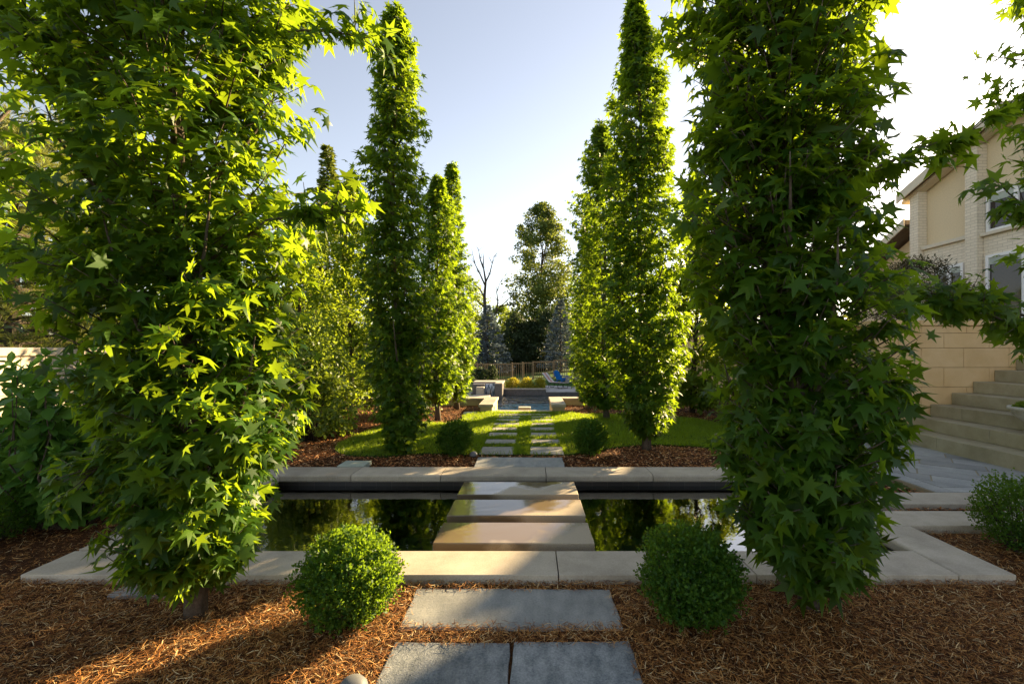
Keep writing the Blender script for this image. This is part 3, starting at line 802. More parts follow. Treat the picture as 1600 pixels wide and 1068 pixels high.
# bluestone slabs on the near path, and one beyond the pond
slab('path_slab', 'wide blue grey stone slab with a sunlit corner before the pond', 'stone slab', -.585, .415, 2.03, 2.365, -.095, -.036, BLUEPALE, 'stone slabs of the near path', jit=.007, cuts=8)
slab('path_slab', 'dark speckled bluestone slab at the bottom edge, left of the joint', 'stone slab', -.575, -.085, 1.66, 1.945, -.10, -.042, BLUE, 'stone slabs of the near path', jit=.007, cuts=8)
slab('path_slab', 'dark speckled bluestone slab at the bottom edge, right of the joint', 'stone slab', -.073, .425, 1.66, 1.945, -.10, -.042, BLUE, 'stone slabs of the near path', jit=.007, cuts=8)
slab('path_slab', 'single stone slab between far coping and lawn pavers', 'stone slab', -.585, .36, 4.70, 5.12, -.06, -.002, BLUEPALE, None, jit=.007, cuts=8)
slab('bed_slab', 'thin pale slab half hidden by leaves left of the left trunk', 'stone slab', -2.13, -1.72, 2.29, 2.415, -.08, -.03, BLUEPALE, None)
tag(MB().box(-2.0, -1.72, 4.70, 4.93, -.04, .008, .006).make('valve_lid', LIDM), 'square pale green lid in the mulch behind the far coping', 'lid', None, 'thing')
tag(MB().box(-1.28, -1.03, 8.62, 8.82, -.05, .012, .006).make('valve_lid', LIDM), 'pale green lid in the mulch left of the left stone pier', 'lid', None, 'thing')

# low garden lights
def path_light(label, x, y, z, s):
    root = empty('path_light', (x, y, z), label, 'garden light', 'small grey garden lights')
    prof = [(.062, .0), (.064, .02), (.058, .045), (.04, .066), (.015, .075)]
    ns = 18; VV = []
    for rr, zz in prof:
        for k in range(ns): VV.append((x + s * rr * math.cos(2 * math.pi * k / ns), y + s * rr * math.sin(2 * math.pi * k / ns), z + s * (.09 + zz)))
    FF = [(i * ns + k, i * ns + (k + 1) % ns, (i + 1) * ns + (k + 1) % ns, (i + 1) * ns + k) for i in range(len(prof) - 1) for k in range(ns)] + [tuple(range(4 * ns, 5 * ns)), tuple(range(ns - 1, -1, -1))]
    MB().add(VV, FF).make('lamp_cap', GREYM, root, smooth=True)
    MB().tube([(x, y, z - .05), (x, y, z + s * .089)], s * .016, 8).make('stake', BLACKM, root)
path_light('grey domed garden light at the bottom edge beside the dark bluestone', AX(551, 1.66), 1.66, -.143, .9)
path_light('small grey garden light beside the left lawn boxwood', AX(740, 5.2), 5.2, -.07, .7)

# ================================================================== patio
R45 = Matrix.Rotation(R(-39), 2)
patio = MB()
random.seed(11)
pj = .007
def clip_rect_poly(poly, x0, y0):
    def clip(P, f):
        Q = []
        for i in range(len(P)):
            a, b_ = P[i], P[(i + 1) % len(P)]
            fa, fb_ = f(a), f(b_)
            if fa >= 0: Q.append(a)
            if (fa >= 0) != (fb_ >= 0):
                t = fa / (fa - fb_); Q.append((a[0] + (b_[0] - a[0]) * t, a[1] + (b_[1] - a[1]) * t))
        return Q
    for f in (lambda p: p[0] - x0, lambda p: p[1] - y0, lambda p: 6.21 - p[1], lambda p: 8.0 - p[0]):
        poly = clip(poly, f)
        if len(poly) < 3: return None
    return poly
v = -9.0; k = 0
while v < 9:
    h = .26
    u = -9 + random.uniform(0, .5)
    while u < 12:
        w = random.choice((.38, .52, .66))
        q = [(u + pj, v + pj), (u + w - pj, v + pj), (u + w - pj, v + h - pj), (u + pj, v + h - pj)]
        q = [tuple(R45 @ Vector(p) + Vector((5, 5))) for p in q]
        q = clip_rect_poly(q, 3.60, 4.00)
        if q:
            area = abs(sum(q[i][0] * q[(i + 1) % len(q)][1] - q[(i + 1) % len(q)][0] * q[i][1] for i in range(len(q)))) / 2
            if area > .004: patio.prism(q, 2, -.06, .0 + random.uniform(-.0015, .0015))
        u += w
    v += h
for i in range(8): patio.box(3.44, 3.594, 3.862 + i * .3, 4.156 + i * .3, -.06, .001, .004)
for i in range(9): patio.box(3.60 + i * .5, 4.094 + i * .5, 3.862, 3.994, -.06, .001, .004)
tag(patio.make('flagstone_patio', FLAG, kind='structure'), 'blue grey flagstone patio laid on the diagonal', 'patio')
MB().box(3.43, 9.0, 3.855, 6.22, -.09, -.005).make('patio_bed', plain('joint_sand', (.30, .25, .17), .95), kind='structure')

# stairs along the right, each riser one course of stone blocks
WY = 6.22
stairs = empty('stone_staircase', (5.5, 4.0, 0), 'broad stone steps climbing right against the block wall', 'staircase')
TR, RS, X0s = .293, .155, 4.87
for i in range(10):
    x0 = X0s + i * TR
    st = MB(); y = 1.2 - i * .35 % .9
    random.seed(40 + i)
    while y < WY - .01:
        y2 = min(WY - .004, y + random.uniform(.9, 1.3))
        if WY - y2 < .3: y2 = WY - .004
        st.box(x0, x0 + TR + .035, y + .0015, y2 - .0015, i * RS + .001 if i else -.05, (i + 1) * RS, .006, .0, 0)
        y = y2
    st.make('step', STAIRST, stairs)
MB().box(X0s + 10 * TR + .03, 14, -2, WY - .01, -.05, 10 * RS - .01).make('terrace_floor', FLAG, kind='structure')
MB().box(X0s + .1, X0s + 10 * TR + .02, 1.25, WY - .01, -.05, .0).make('stair_core', SOIL, stairs)

# block wall with cap
wall = empty('block_wall', (5.5, WY + .15, 0), 'sawn tan stone retaining wall behind the steps', 'wall')
zc = [0, .168, .435, .70, .965, 1.23, 1.435, 1.535]
blk = MB(); random.seed(5)
for i in range(len(zc) - 1):
    x = 4.72 + (.31 if i % 2 else 0)
    x0 = 4.72
    while x0 < 9.4:
        x1 = x if x > x0 + .05 else x0 + .62
        x1 = min(x1, 9.4)
        blk.box(x0 + .0022, x1 - .0022, WY, WY + .28, zc[i] + .0022, zc[i + 1] - .0022, .004)
        x0 = x1; x = x0 + random.choice((.62, .62, .58))
for i in range(len(zc) - 1):
    y = WY + .284 - (.3 if i % 2 else 0)
    while y < 16:
        blk.box(4.47 + .25, 4.755, max(WY + .284, y) + .002, min(16, y + .6) - .002, zc[i] + .0022, zc[i + 1] - .0022, .004); y += .6
blk.make('stone_blocks', WALLST, wall)
MB().box(4.73, 9.39, WY + .02, WY + .27, .0, 1.53).make('mortar', plain('mortar', (.30, .22, .13), .9), wall)
cp = MB()
for a, b_ in ((4.68, 5.3), (5.304, 6.5), (6.504, 7.7), (7.704, 9.42)): cp.box(a, b_, WY - .03, WY + .33, 1.537, 1.61, .008)
cp.box(4.68, 4.98, WY + .334, 16.02, 1.537, 1.61, .008)
cp.make('wall_cap', WALLST, wall)
MB().box(4.76, 60, WY + .3, 40, -.2, 1.49).make('terrace_ground', SOIL, kind='structure')
MB().box(9.42, 60, -6, WY + .29, -.2, 1.485).make('terrace_ground', SOIL, kind='structure')

# stone urn at the frame's right edge, standing on the second step
ux, uy, uz = 5.36, 4.83, 2 * RS + .001
urn = empty('stone_urn', (ux, uy, uz), 'pale stone bowl urn on the steps at the right edge', 'planter')
uprof = [(.085, 0), (.085, .03), (.05, .045), (.045, .09), (.10, .13), (.17, .19), (.20, .25), (.215, .255), (.215, .285), (.19, .285), (.16, .22), (.02, .19)]
ns = 28; VV = []
for rr, zz in uprof:
    for k in range(ns): VV.append((ux + rr * math.cos(2 * math.pi * k / ns), uy + rr * math.sin(2 * math.pi * k / ns), uz + zz))
FF = [(i * ns + k, i * ns + (k + 1) % ns, (i + 1) * ns + (k + 1) % ns, (i + 1) * ns + k) for i in range(len(uprof) - 1) for k in range(ns)] + [tuple(range(ns - 1, -1, -1)), tuple(range((len(uprof) - 1) * ns, len(uprof) * ns))]
MB().add(VV, FF).make('bowl', CASTS, urn, smooth=True)
r_ = np.random.default_rng(3)
q = sphere_pts(500, r_); q[:, 2] = np.abs(q[:, 2])
Vq, Fq = leaves(np.array((ux, uy, uz + .22)) + q * np.array((.15, .15, .10)), q + UP * .4, r_.normal(0, 1, q.shape), r_.uniform(.03, .06, 500), KITE)
mk('plant', Vq, Fq, VIB, urn)

# ================================================================== house
HX = 11.0
house = empty('house', (HX + 4, 8.5, 1.49), 'cream stucco and white brick gabled house on the terrace', 'house')
# main wall follows the gable outline (y, z), facing the garden
apY, apZ, eY0, eY1 = 10.2, 6.75, 13.05, 6.4
eZ = apZ - .375 * (eY0 - apY)
gab = [(eY0 - .12, 1.49), (eY0 - .12, eZ - .03), (apY, apZ - .13), (eY1 + .2, apZ - .375 * (apY - eY1) - .05), (eY1 + .2, 1.49)]
MB().prism(gab, 0, HX, HX + 9).make('wall', STUCCO, house)
# roof slabs with overhang
rf = MB()
for sgn, ye in ((1, eY0 + .06), (-1, eY1 - .3)):
    zz = apZ - .375 * abs(ye - apY)
    rf.prism([(apY, apZ), (ye, zz), (ye, zz - .14), (apY, apZ - .14)], 0, HX - .42, HX + 9.3)
rf.make('roof', SHING, house)
fa = MB()
for sgn, ye in ((1, eY0 + .08), (-1, eY1 - .32)):
    zz = apZ - .375 * abs(ye - apY)
    fa.prism([(apY, apZ + .02), (ye, zz + .02), (ye, zz - .24), (apY, apZ - .24)], 0, HX - .46, HX - .425)
    fa.prism([(apY, apZ - .17), (ye, zz - .17), (ye, zz - .26), (apY, apZ - .26)], 0, HX - .30, HX - .05)
fa.make('fascia', TRIM, house)
# brick pilasters
for ya, yb, zt in ((12.62, 12.90, 5.62), (10.96, 11.26, 6.17)):
    MB().box(HX - .26, HX - .002, ya, yb, 1.49, zt, .01).make('pilaster', WBRICK, house)
# brick lower band and upper ledge
MB().box(HX - .10, HX - .001, 11.262, 12.618, 1.49, 3.96, .005).make('brick_panel', WBRICK, house)
MB().box(HX - .10, HX - .001, 6.7, 10.958, 1.49, 3.92, .005).make('brick_panel', WBRICK, house)
MB().box(HX - .19, HX - .002, 11.263, 12.617, 3.963, 4.06, .01).make('ledge', TRIM, house)
MB().box(HX - .20, HX - .002, 6.7, 10.957, 3.923, 4.0, .01).make('ledge', TRIM, house)
def house_window(y0, y1, z0, z1, mull=1, door=False, off=.10):
    x = HX - off
    fr = MB(); t = .07
    fr.box(x - .07, x + .02, y0, y0 + t, z0, z1); fr.box(x - .07, x + .02, y1 - t, y1, z0, z1)
    fr.box(x - .07, x + .02, y0 + t, y1 - t, z1 - t, z1); fr.box(x - .07, x + .02, y0 + t, y1 - t, z0, z0 + t)
    for k in range(1, mull + 1):
        yy = y0 + (y1 - y0) * k / (mull + 1)
        fr.box(x - .066, x + .02, yy - .05, yy + .05, z0 + t, z1 - t)
    w = fr.make('door' if door else 'window', WHITE, house)
    g = MB().box(x - .03, x - .012, y0 + t + .001, y1 - t - .001, z0 + t + .001, z1 - t - .001)
    g.make('pane', GLASSM, w)
    MB().box(x - .05, x - .034, y0 + t + .002, y1 - t - .002, z1 - t - .16, z1 - t - .002).make('blind', BLIND, w)
house_window(8.9, 10.93, 4.01, 4.95, 2, off=.0)
house_window(7.0, 8.6, 4.01, 4.95, 1, off=.0)
house_window(8.3, 10.84, 1.52, 3.45, 2, True)
house_window(6.8, 8.0, 1.52, 3.45, 1, True)
house_window(11.4, 12.2, 1.9, 3.4, 1)
# lower wing at the far end
wing = MB().prism([(13.06, 1.49), (13.06, 4.72), (15.6, 3.48), (15.6, 1.49)], 0, HX + .3, HX + 7)
wing.make('wing_wall', STUCCO, house)
MB().prism([(13.07, 4.95), (16.0, 3.51), (16.0, 3.39), (13.07, 4.81)], 0, HX - .25, HX + 7.2).make('wing_roof', SHING, house)
MB().prism([(13.07, 4.97), (16.05, 3.51), (16.05, 3.27), (13.07, 4.73)], 0, HX - .29, HX - .254).make('wing_fascia', TRIM, house)

# left garden wall, lit from the right
lw = empty('garden_wall', (-6.6, 5.5, 0), 'pale sunlit stone wall behind the left shrub', 'wall')
blk = MB(); random.seed(9)
for i in range(5):
    y = 2.8 - (.3 if i % 2 else 0)
    while y < 7.0:
        y2 = min(7.0, y + .6)
        blk.box(-6.75, -6.5, max(2.6, y) + .002, y2 - .002, -.1 + i * .245 + .002, -.1 + (i + 1) * .245 - .002, .004); y = y2
blk.make('stone_blocks', LIME, lw)
MB().box(-6.8, -6.46, 2.58, 7.04, 1.127, 1.235, .01).make('wall_cap', LIME, lw)

# ===================================================== low walls and pool
for lab, xa, xb, xw0, xw1 in (('left low stone pier and wall at the lawn end', -1.01, -.73, -4.2, -1.012), ('right low stone pier and wall at the lawn end', .41, .69, .692, 4.1)):
    pr = empty('seat_wall', ((xa + xb) / 2, 9.5, 0), lab, 'wall', 'low walls flanking the pool opening')
    MB().box(xa + .02, xb - .02, 8.88, 10.28, -2.1, .088, .004).make('pier', PIERST, pr)
    MB().box(xa - .005, xb + .005, 8.855, 9.55, .089, .147, .008).add(*bbox(xa - .005, xb + .005, 9.553, 10.33, .089, .147, .008)).make('pier_cap', LIME, pr)
    MB().box(xw0, xw1, 10.06, 10.30, -2.1, .104, .004).make('wall_body', PIERST, pr)
    MB().box(xw0, xw1 + (-.006 if xa < 0 else 0), 10.03, 10.33, .105, .147, .006).make('wall_cap', LIME, pr)
    if xa < 0: MB().box(xb - .021, xb - .012, 9.35, 9.43, -.01, .04).make('step_light', BLACKM, pr)
tag(MB().box(-.73, .41, 9.07, 9.16, -2.1, -.03).make('pool_wall', TILE), 'dark tiled wall dropping from the lawn end to the pool', 'pool wall', None, 'thing')
tag(MB().box(AX(810, 11.4), AX(829, 11.4), 11.3, 11.55, -2.0, AZ(635.6, 11.4), .01).make('stone_plinth', LIME), 'small pale stone block standing in the pool behind the lawn edge', 'plinth', None, 'thing')
MB().box(PX0 - .2, PX1 + .2, 9.1, PY1 + .2, -2.2, -2.0).make('pool_floor', POOLB, kind='structure')
pw = MB().box(PX0 - .25, PX0, 10.31, PY1, -2.7, -1.3).box(PX1, PX1 + .25, 10.31, PY1, -2.7, -1.3)
tag(pw.make('pool_wall', TILE), 'side walls of the lower swimming pool', 'pool wall', None, 'thing')
nxp, nyp = 60, 120
VV = []; FFp = []
for j in range(nyp + 1):
    for i in range(nxp + 1):
        x = PX0 + (PX1 - PX0) * i / nxp; y = 9.17 + (PY1 - 9.17) * j / nyp
        VV.append((x, y, -1.5 + .012 * mnoise.noise(Vector((x * 1.6, y * .9, 0)))))
for j in range(nyp):
    for i in range(nxp):
        a = j * (nxp + 1) + i; FFp.append((a, a + 1, a + nxp + 2, a + nxp + 1))
mk('pool_water', VV, FFp, POOL, smooth=True, kind='structure')
fw = empty('pool_end_wall', (0, PY1 + .2, -1.5), 'dark tiled end wall of the pool with a pale cap', 'pool wall')
MB().box(-1.75, .9, PY1, PY1 + .3, -2.7, -1.17, .01).make('tile_face', TILE, fw)
MB().box(.902, PX1 + 1, PY1 + .002, PY1 + .3, -2.7, -1.34, .01).make('tile_face', TILE, fw)
MB().box(-1.75, .93, PY1 - .04, PY1 + .34, -1.168, -1.11, .008).make('wall_cap', LIME, fw)
MB().box(.95, 9, PY1 - .04, 36.0, -1.335, -1.29).make('pool_deck', DECK, kind='structure')
spa = empty('spa_wall', (-2.8, 26.4, -1.5), 'raised dark stone spa with a water cascade at the pool end', 'spa')
MB().box(AX(738, 26), AX(757, 26), 26.0, 27.9, -2.7, -.74, .01).make('side_wall', TILE, spa)
MB().box(AX(773.5, 26), AX(785, 26), 25.8, 28.2, -2.7, -.74, .01).make('pillar', TILE, spa)
MB().box(AX(757, 26) + .003, AX(773.5, 26) - .003, 26.25, 27.9, -2.7, -.74, .01).make('spill_wall', TILE, spa)
MB().box(AX(736, 26), AX(776, 26), 26.9, 28.3, -.738, -.66, .01).make('wall_cap', LIME, spa)
MB().box(AX(773, 26) + .02, AX(785.5, 26), 25.75, 28.3, -.735, -.655, .01).make('pillar_cap', LIME, spa)
MB().box(AX(745, 25.8), AX(757, 25.8), 25.5, 25.98, -1.6, -.86, .02).make('block', LIME, spa)
cs = MB(); nn = 14; cvv = []; cff = []
for j in range(9):
    for i in range(nn + 1):
        x = AX(757.5, 26.2) + (AX(773, 26.2) - AX(757.5, 26.2)) * i / nn
        z = -.73 - .78 * j / 8
        cvv.append((x, 26.20 - .12 * (j / 8) ** .5 + .02 * mnoise.noise(Vector((x * 9, z * 3, 0))), z))
for j in range(8):
    for i in range(nn): cff.append((j * (nn + 1) + i, j * (nn + 1) + i + 1, (j + 1) * (nn + 1) + i + 1, (j + 1) * (nn + 1) + i))
cs.add(cvv, cff); cs.make('cascade', CASC, spa, smooth=True)
MB().box(PX0 - .6, AX(757, 22), 19.5, 25.4, -1.7, -1.28, .01).make('spa_ledge', LIME, spa)

for k, (px, w, lab) in enumerate(((800, .95, 'left golden green mound shrub above the pool wall'), (823, 1.05, 'middle golden green mound shrub above the pool wall'), (843, .85, 'right golden green mound shrub next to the striped lounger'))):
    clump_tree('golden_shrub', lab, (AX(px, 28.5), 28.5, -1.4), .82, w, 300 + k, GOLD, n=2600, leaf=.075, clumps=40, z0=.3, shape='dome', group='golden shrubs above the pool wall', cat='shrub', trunk_r=.015, clump_size=.22, stems=8, wood_name='stem')

# lounger: frame of bent black tube, striped sling
lx, ly, lz = AX(856, 30.6), 30.6, -1.29
lo = empty('pool_lounger', (lx, ly, lz), 'cream pool lounger with red stripes and raised back', 'lounger')
a0, a1 = lx + .30, lx + 1.55
sl = MB()
def strip(P, w, t):
    V = []; 
    for (x, z) in P: V += [(x, ly - w, z), (x, ly + w, z), (x, ly - w, z - t), (x, ly + w, z - t)]
    Fq = []
    for i in range(len(P) - 1):
        a = i * 4; b_ = a + 4
        Fq += [(a, b_, b_ + 1, a + 1), (a + 2, a + 3, b_ + 3, b_ + 2), (a, a + 2, b_ + 2, b_), (a + 1, b_ + 1, b_ + 3, a + 3)]
    Fq += [(0, 1, 3, 2), (len(V) - 4, len(V) - 2, len(V) - 1, len(V) - 3)]
    return V, Fq
sl.add(*strip([(lx - .28, lz + .98), (lx - .1, lz + .80), (lx + .12, lz + .56), (lx + .34, lz + .38), (lx + .9, lz + .36), (lx + 1.5, lz + .38)], .31, .03))
sl.make('sling', FABRIC, lo)
fr = MB()
for s in (-.33, .33):
    fr.tube([(lx - .3, ly + s, lz + 1.0), (lx + .12, ly + s, lz + .55), (lx + .34, ly + s, lz + .36), (lx + 1.55, ly + s, lz + .36)], .022, 6)
fr.make('frame', BLACKM, lo)
for xx in (lx + .05, lx + 1.15):
    for s in (-.33, .33):
        MB().tube([(xx, ly + s, lz + .36), (xx - .12, ly + s, lz + .2), (xx - .10, ly + s, lz + .02), (xx + .22, ly + s, lz + .02), (xx + .26, ly + s, lz + .2), (xx + .16, ly + s, lz + .36)], .02, 6).make('leg', BLACKM, lo)

lo.rotation_euler = (0, 0, R(-38))

# blue slatted garden chair
ax_, ay_, az_ = AX(874, 34.5), 34.3, -1.285
ch = empty('slatted_garden_chair', (ax_, ay_, az_), 'bright blue slatted wooden garden chair beside the pool lounger', 'chair')
ROT = Matrix.Rotation(R(38), 3, 'Z')
def chair_part(mb, name):
    o = Vector((ax_, ay_, az_))
    mb.V = [tuple(ROT @ (Vector(v) - o) + o) for v in mb.V]
    return mb.make(name, BLUEP, ch)
bk = MB()
for i in range(5):
    t = (i - 2) / 2.0
    top = 1.0 - .10 * t * t
    bk.prism([(-.36 + ax_, az_ + top), (-.33 + ax_, az_ + top), (ax_ + .02, az_ + .26), (ax_ - .01, az_ + .26)], 1, ay_ + t * .27 - .062, ay_ + t * .27 + .062)
chair_part(bk, 'backrest')
se = MB()
for i in range(5):
    x = ax_ + .0 + i * .105; z = az_ + .27 + i * .025
    se.box(x, x + .095, ay_ - .27, ay_ + .27, z, z + .022)
chair_part(se, 'seat')
for s_ in (-1, 1):
    y = ay_ + s_ * .33
    chair_part(MB().prism([(ax_ - .28, az_ + .58), (ax_ + .55, az_ + .58), (ax_ + .55, az_ + .55), (ax_ - .28, az_ + .55)], 1, y - .07, y + .07), 'armrest')
    chair_part(MB().prism([(ax_ + .42, az_ + .549), (ax_ + .52, az_ + .549), (ax_ + .52, az_), (ax_ + .42, az_)], 1, y - .02, y + .02), 'leg')
    chair_part(MB().prism([(ax_ + .42, az_ + .40), (ax_ + .42, az_ + .28), (ax_ - .32, az_ + .0), (ax_ - .42, az_ + .0)], 1, y - s_ * .045 - .015, y - s_ * .045 + .015), 'leg')

# fire table just visible beside the chair
ft = MB().box(AX(884, 34), AX(884, 34) + 1.1, 34.0, 35.0, -1.285, -.80, .03)
tag(ft.make('stone_table', DECK), 'low square stone table right of the blue chair', 'table', None, 'thing')

# picket fence on the lawn slope
fence = empty('picket_fence', (0, 38, -1.3), 'weathered brown picket fence on the far lawn', 'fence')
def fbase(x): return gz(x, 38) + .0
posts = [-14 + 1.9 * i for i in range(7)] + [AX(800, 38), AX(816.5, 38), AX(833, 38)] + [AX(833, 38) + 1.75 * i for i in range(1, 9)]
posts = sorted(p_ for p_ in posts if not (AX(800, 38) - 1.2 < p_ < AX(800, 38) - .05))
for x in posts:
    zb_ = gz(x, 38)
    MB().box(x - .065, x + .065, 37.93, 38.07, zb_ - .1, zb_ + 1.52, .01).make('post', WOOD, fence)
for a, b_ in zip(posts[:-1], posts[1:]):
    za, zb_ = gz((a + b_) / 2, 38), 0
    pn = MB()
    pn.box(a + .068, b_ - .068, 37.97, 38.03, za + 1.36, za + 1.46); pn.box(a + .068, b_ - .068, 37.97, 38.03, za + .06, za + .14)
    k = int((b_ - a - .14) / .17)
    for i in range(k):
        x = a + .07 + (b_ - a - .14) * (i + .5) / k
        pn.box(x - .020, x + .020, 37.985, 38.015, za + .142, za + 1.358)
    pn.make('picket_panel', WOOD, fence)

# far lawn grass colour sheet
fx = np.linspace(-30, 30, 40); fy = np.linspace(28.3, 44, 24)
VV = [(x, y, gz(x, y) + .02) for y in fy for x in fx]
FFl = [(j * 40 + i, j * 40 + i + 1, (j + 1) * 40 + i + 1, (j + 1) * 40 + i) for j in range(23) for i in range(39)]
mk('far_lawn', VV, FFl, stone('far_turf', (.025, .065, .010), (.05, .11, .018), rough=.95, scale=2, grain=40, bump=.5, spec=.1), smooth=True, kind='structure')

# ================================================================== trees
def prof_from(tbl):
    hs, rs = zip(*tbl)
    return lambda h: float(np.interp(h, hs, rs))

t1 = G(295, 966, -.05)
sweetgum('big near sweetgum with sunlit star leaves, left foreground', (t1.x, t1.y, -.055), 5.4,
         prof_from([(.2, .20), (.42, .32), (.8, .38), (1.4, .46), (2.2, .56), (3.2, .56), (4.2, .42), (5.4, .05)]), 2100, 6, .099, 101, z0=.25, lean=(-.05, .05), r0=.040,
         extra=[((-1.55, 2.1, 2.35), (AX(570, 2.2), 2.2, AZ(60, 2.2)), .16, 26, 5), ((-1.55, 2.1, 1.55), (AX(545, 2.0), 2.0, AZ(335, 2.0)), .10, 30, 5),
                ((-1.6, 2.1, 2.2), (AX(60, 1.95), 1.95, AZ(60, 1.95)), .1, 26, 5), ((-1.6, 2.1, 1.5), (AX(60, 2.05), 2.05, AZ(400, 2.05)), .06, 24, 5),
                ((-1.6, 2.1, .75), (AX(135, 2.0), 2.0, AZ(745, 2.0)), .06, 20, 5), ((-1.6, 2.1, .7), (AX(395, 2.0), 2.0, AZ(690, 2.0)), .04, 16, 5)],
         lump=.22, limbs=22, dense_below=3.2)
t2 = G(1256, 948, -.05)
sweetgum('big near sweetgum in dark shade, right foreground', (t2.x, t2.y, -.055), 5.4,
         prof_from([(.2, .20), (.45, .35), (.8, .42), (1.4, .43), (2.2, .44), (3.2, .46), (4.2, .36), (5.4, .05)]), 1700, 6, .110, 102, z0=.24, lean=(-.22, .05), r0=.042,
         extra=[((1.3, 2.25, 1.85), (AX(1515, 2.25), 2.25, AZ(205, 2.25)), .04, 26, 5), ((1.3, 2.2, .7), (AX(1395, 2.1), 2.1, AZ(600, 2.1)), .05, 14, 5)],
         lump=.2, limbs=22, dense_below=3.2)
# rows to either side of the lawn
mid = [
    ('tall slim sweetgum at the left lawn corner', -1.57, 5.42, 5.35, [(.1, .20), (.5, .33), (1.5, .42), (3.0, .40), (4.2, .33), (5.0, .20), (5.35, .03)], 1600, 201, (-.08, 0), .1),
    ('tall pointed sweetgum at the right lawn corner', 1.40, 5.57, 5.55, [(.3, .2), (.6, .40), (1.5, .51), (2.8, .50), (3.9, .43), (4.7, .29), (5.2, .14), (5.55, .02)], 2100, 202, (-.10, 0), .28),
    ('yellow green sweetgum with bare trunk foot, second in left row', AX(682, 7.9), 7.9, 4.25, [(.4, .24), (.8, .42), (1.8, .50), (3.0, .42), (3.8, .26), (4.25, .03)], 1300, 203, (0, 0), .42),
    ('full sweetgum behind the pointed one, second in right row', AX(947, 8.05), 8.05, 5.25, [(.3, .3), (.8, .54), (1.8, .66), (3.2, .62), (4.3, .44), (4.9, .22), (5.25, .03)], 1700, 204, (-.08, 0), .3),
    ('slender sweetgum with crooked top, last in left row', AX(716, 9.45), 9.45, 5.1, [(.3, .25), (.8, .40), (2.0, .42), (3.0, .30), (3.6, .26), (4.4, .25), (5.1, .05)], 1100, 205, (-.12, 0), .3),
    ('shorter sweetgum nearest the right pier, last in right row', AX(924, 9.5), 9.5, 4.35, [(.2, .26), (.8, .40), (2.0, .44), (3.2, .36), (4.0, .18), (4.35, .03)], 1100, 206, (0, 0), .25),
]
for lab, x, y, H, tb, ntw, sd, ln, z0 in mid:
    sweetgum(lab, (x, y, -.03), H, prof_from(tb), ntw, 6, .105, sd, z0=z0, lean=ln, r0=.05, lump=.26, limbs=16)
# neighbours standing just outside the frame, whose branches reach into it
sweetgum('sweetgum at the far left edge, only its branches in view', (-3.25, 2.45, -.05), 5.2, prof_from([(1.3, .35), (1.8, .52), (3, .50), (5.2, .05)]), 330, 6, .118, 103, z0=1.45, r0=.05, limbs=12)
sweetgum('sweetgum at the right edge with a long low branch', (3.86, 3.05, -.05), 5.2, prof_from([(1.2, .3), (2.2, .46), (3.4, .54), (5.2, .05)]), 420, 6, .118, 104, z0=1.75, r0=.05, limbs=12,
         extra=[((3.7, 3.05, 1.25), (AX(1400, 3.0), 3.0, AZ(455, 3.0)), .10, 46, 5), ((3.7, 3.05, 1.1), (AX(1490, 2.9), 2.9, AZ(470, 2.9)), .05, 34, 5), ((3.8, 3.05, 1.75), (AX(1562, 3.0), 3.0, AZ(290, 3.0)), .03, 16, 5)])

# boxwood balls
boxwood('sunlit boxwood ball in front of the near coping, left of the path', (AX(546, 2.1), 2.1, -.05), .425, .41, 19000, 401)
boxwood('shaded boxwood ball in front of the near coping, right of the path', (AX(1079, 2.1), 2.1, -.05), .425, .425, 19000, 402)
boxwood('boxwood ball at the right edge beside the plank stones', (AX(1596, 2.84), 2.84, -.05), .46, .46, 10000, 403)
boxwood('small round boxwood on the lawn, left of the pavers', (AX(711, 5.25), 5.28, -.02), .385, .40, 9000, 404, leaf=.023)
boxwood('small round boxwood on the lawn, right of the pavers', (AX(923, 5.3), 5.32, -.02), .385, .40, 9000, 405, leaf=.023)
boxwood('low boxwood ball at the left edge under the big leaved shrub', (AX(-15, 3.0), 3.0, -.05), .55, .38, 9000, 406)

# left hydrangea-like shrub: stems with paired oval leaves
r = np.random.default_rng(55)
hy = empty('hydrangea_shrub', (-3.35, 3.3, -.05), 'large leafy shrub with broad oval leaves at the left edge', 'shrub')
wood = MB(); Pn, Mn, Nn, Sn = [], [], [], []
for i in range(120):
    az = r.uniform(0, 2 * math.pi); sp = r.uniform(.1, .62)
    top = np.array((-3.35 + sp * math.cos(az) * 1.15, 3.3 + sp * math.sin(az) * .8, r.uniform(.45, 1.28) * (1 - .25 * sp)))
    bs_ = np.array((-3.35 + .15 * math.cos(az), 3.3 + .12 * math.sin(az), -.06))
    mid_ = bs_ * .5 + top * .5 + np.array((math.cos(az), math.sin(az), 0)) * .08
    mid_ = mid_ + r.normal(0, .05, 3) * np.array((1, 1, 0))
    wood.tube([bs_, (bs_ + mid_) * .5 + r.normal(0, .012, 3), mid_, (mid_ + top) * .5 + r.normal(0, .012, 3), top], [.0065, .0055, .0045, .0035, .0025], 5)
    for k in range(14):
        t = .2 + .8 * k / 13
        p = (1 - t) ** 2 * bs_ + 2 * t * (1 - t) * mid_ + t * t * top
        a = k * 1.57 + i
        for s in (0, math.pi):
            d = np.array((math.cos(a + s), math.sin(a + s), r.uniform(-.35, .2)))
            Pn.append(p); Mn.append(d - UP * .45 + r.normal(0, .25, 3)); Nn.append(UP * .7 + d * .6 + r.normal(0, .4, 3)); Sn.append(r.uniform(.085, .135))
        if k >= 12:
            for _ in range(5):
                Pn.append(p); Mn.append(r.normal(0, .7, 3) + UP * .4); Nn.append(UP + r.normal(0, .3, 3)); Sn.append(r.uniform(.05, .09))
V, F = leaves(np.array(Pn), np.array(Mn), np.array(Nn), np.array(Sn), OVAL, 1.0)
wood.make('stem', BARK, hy); mk('foliage', V, F, HYDR, hy)

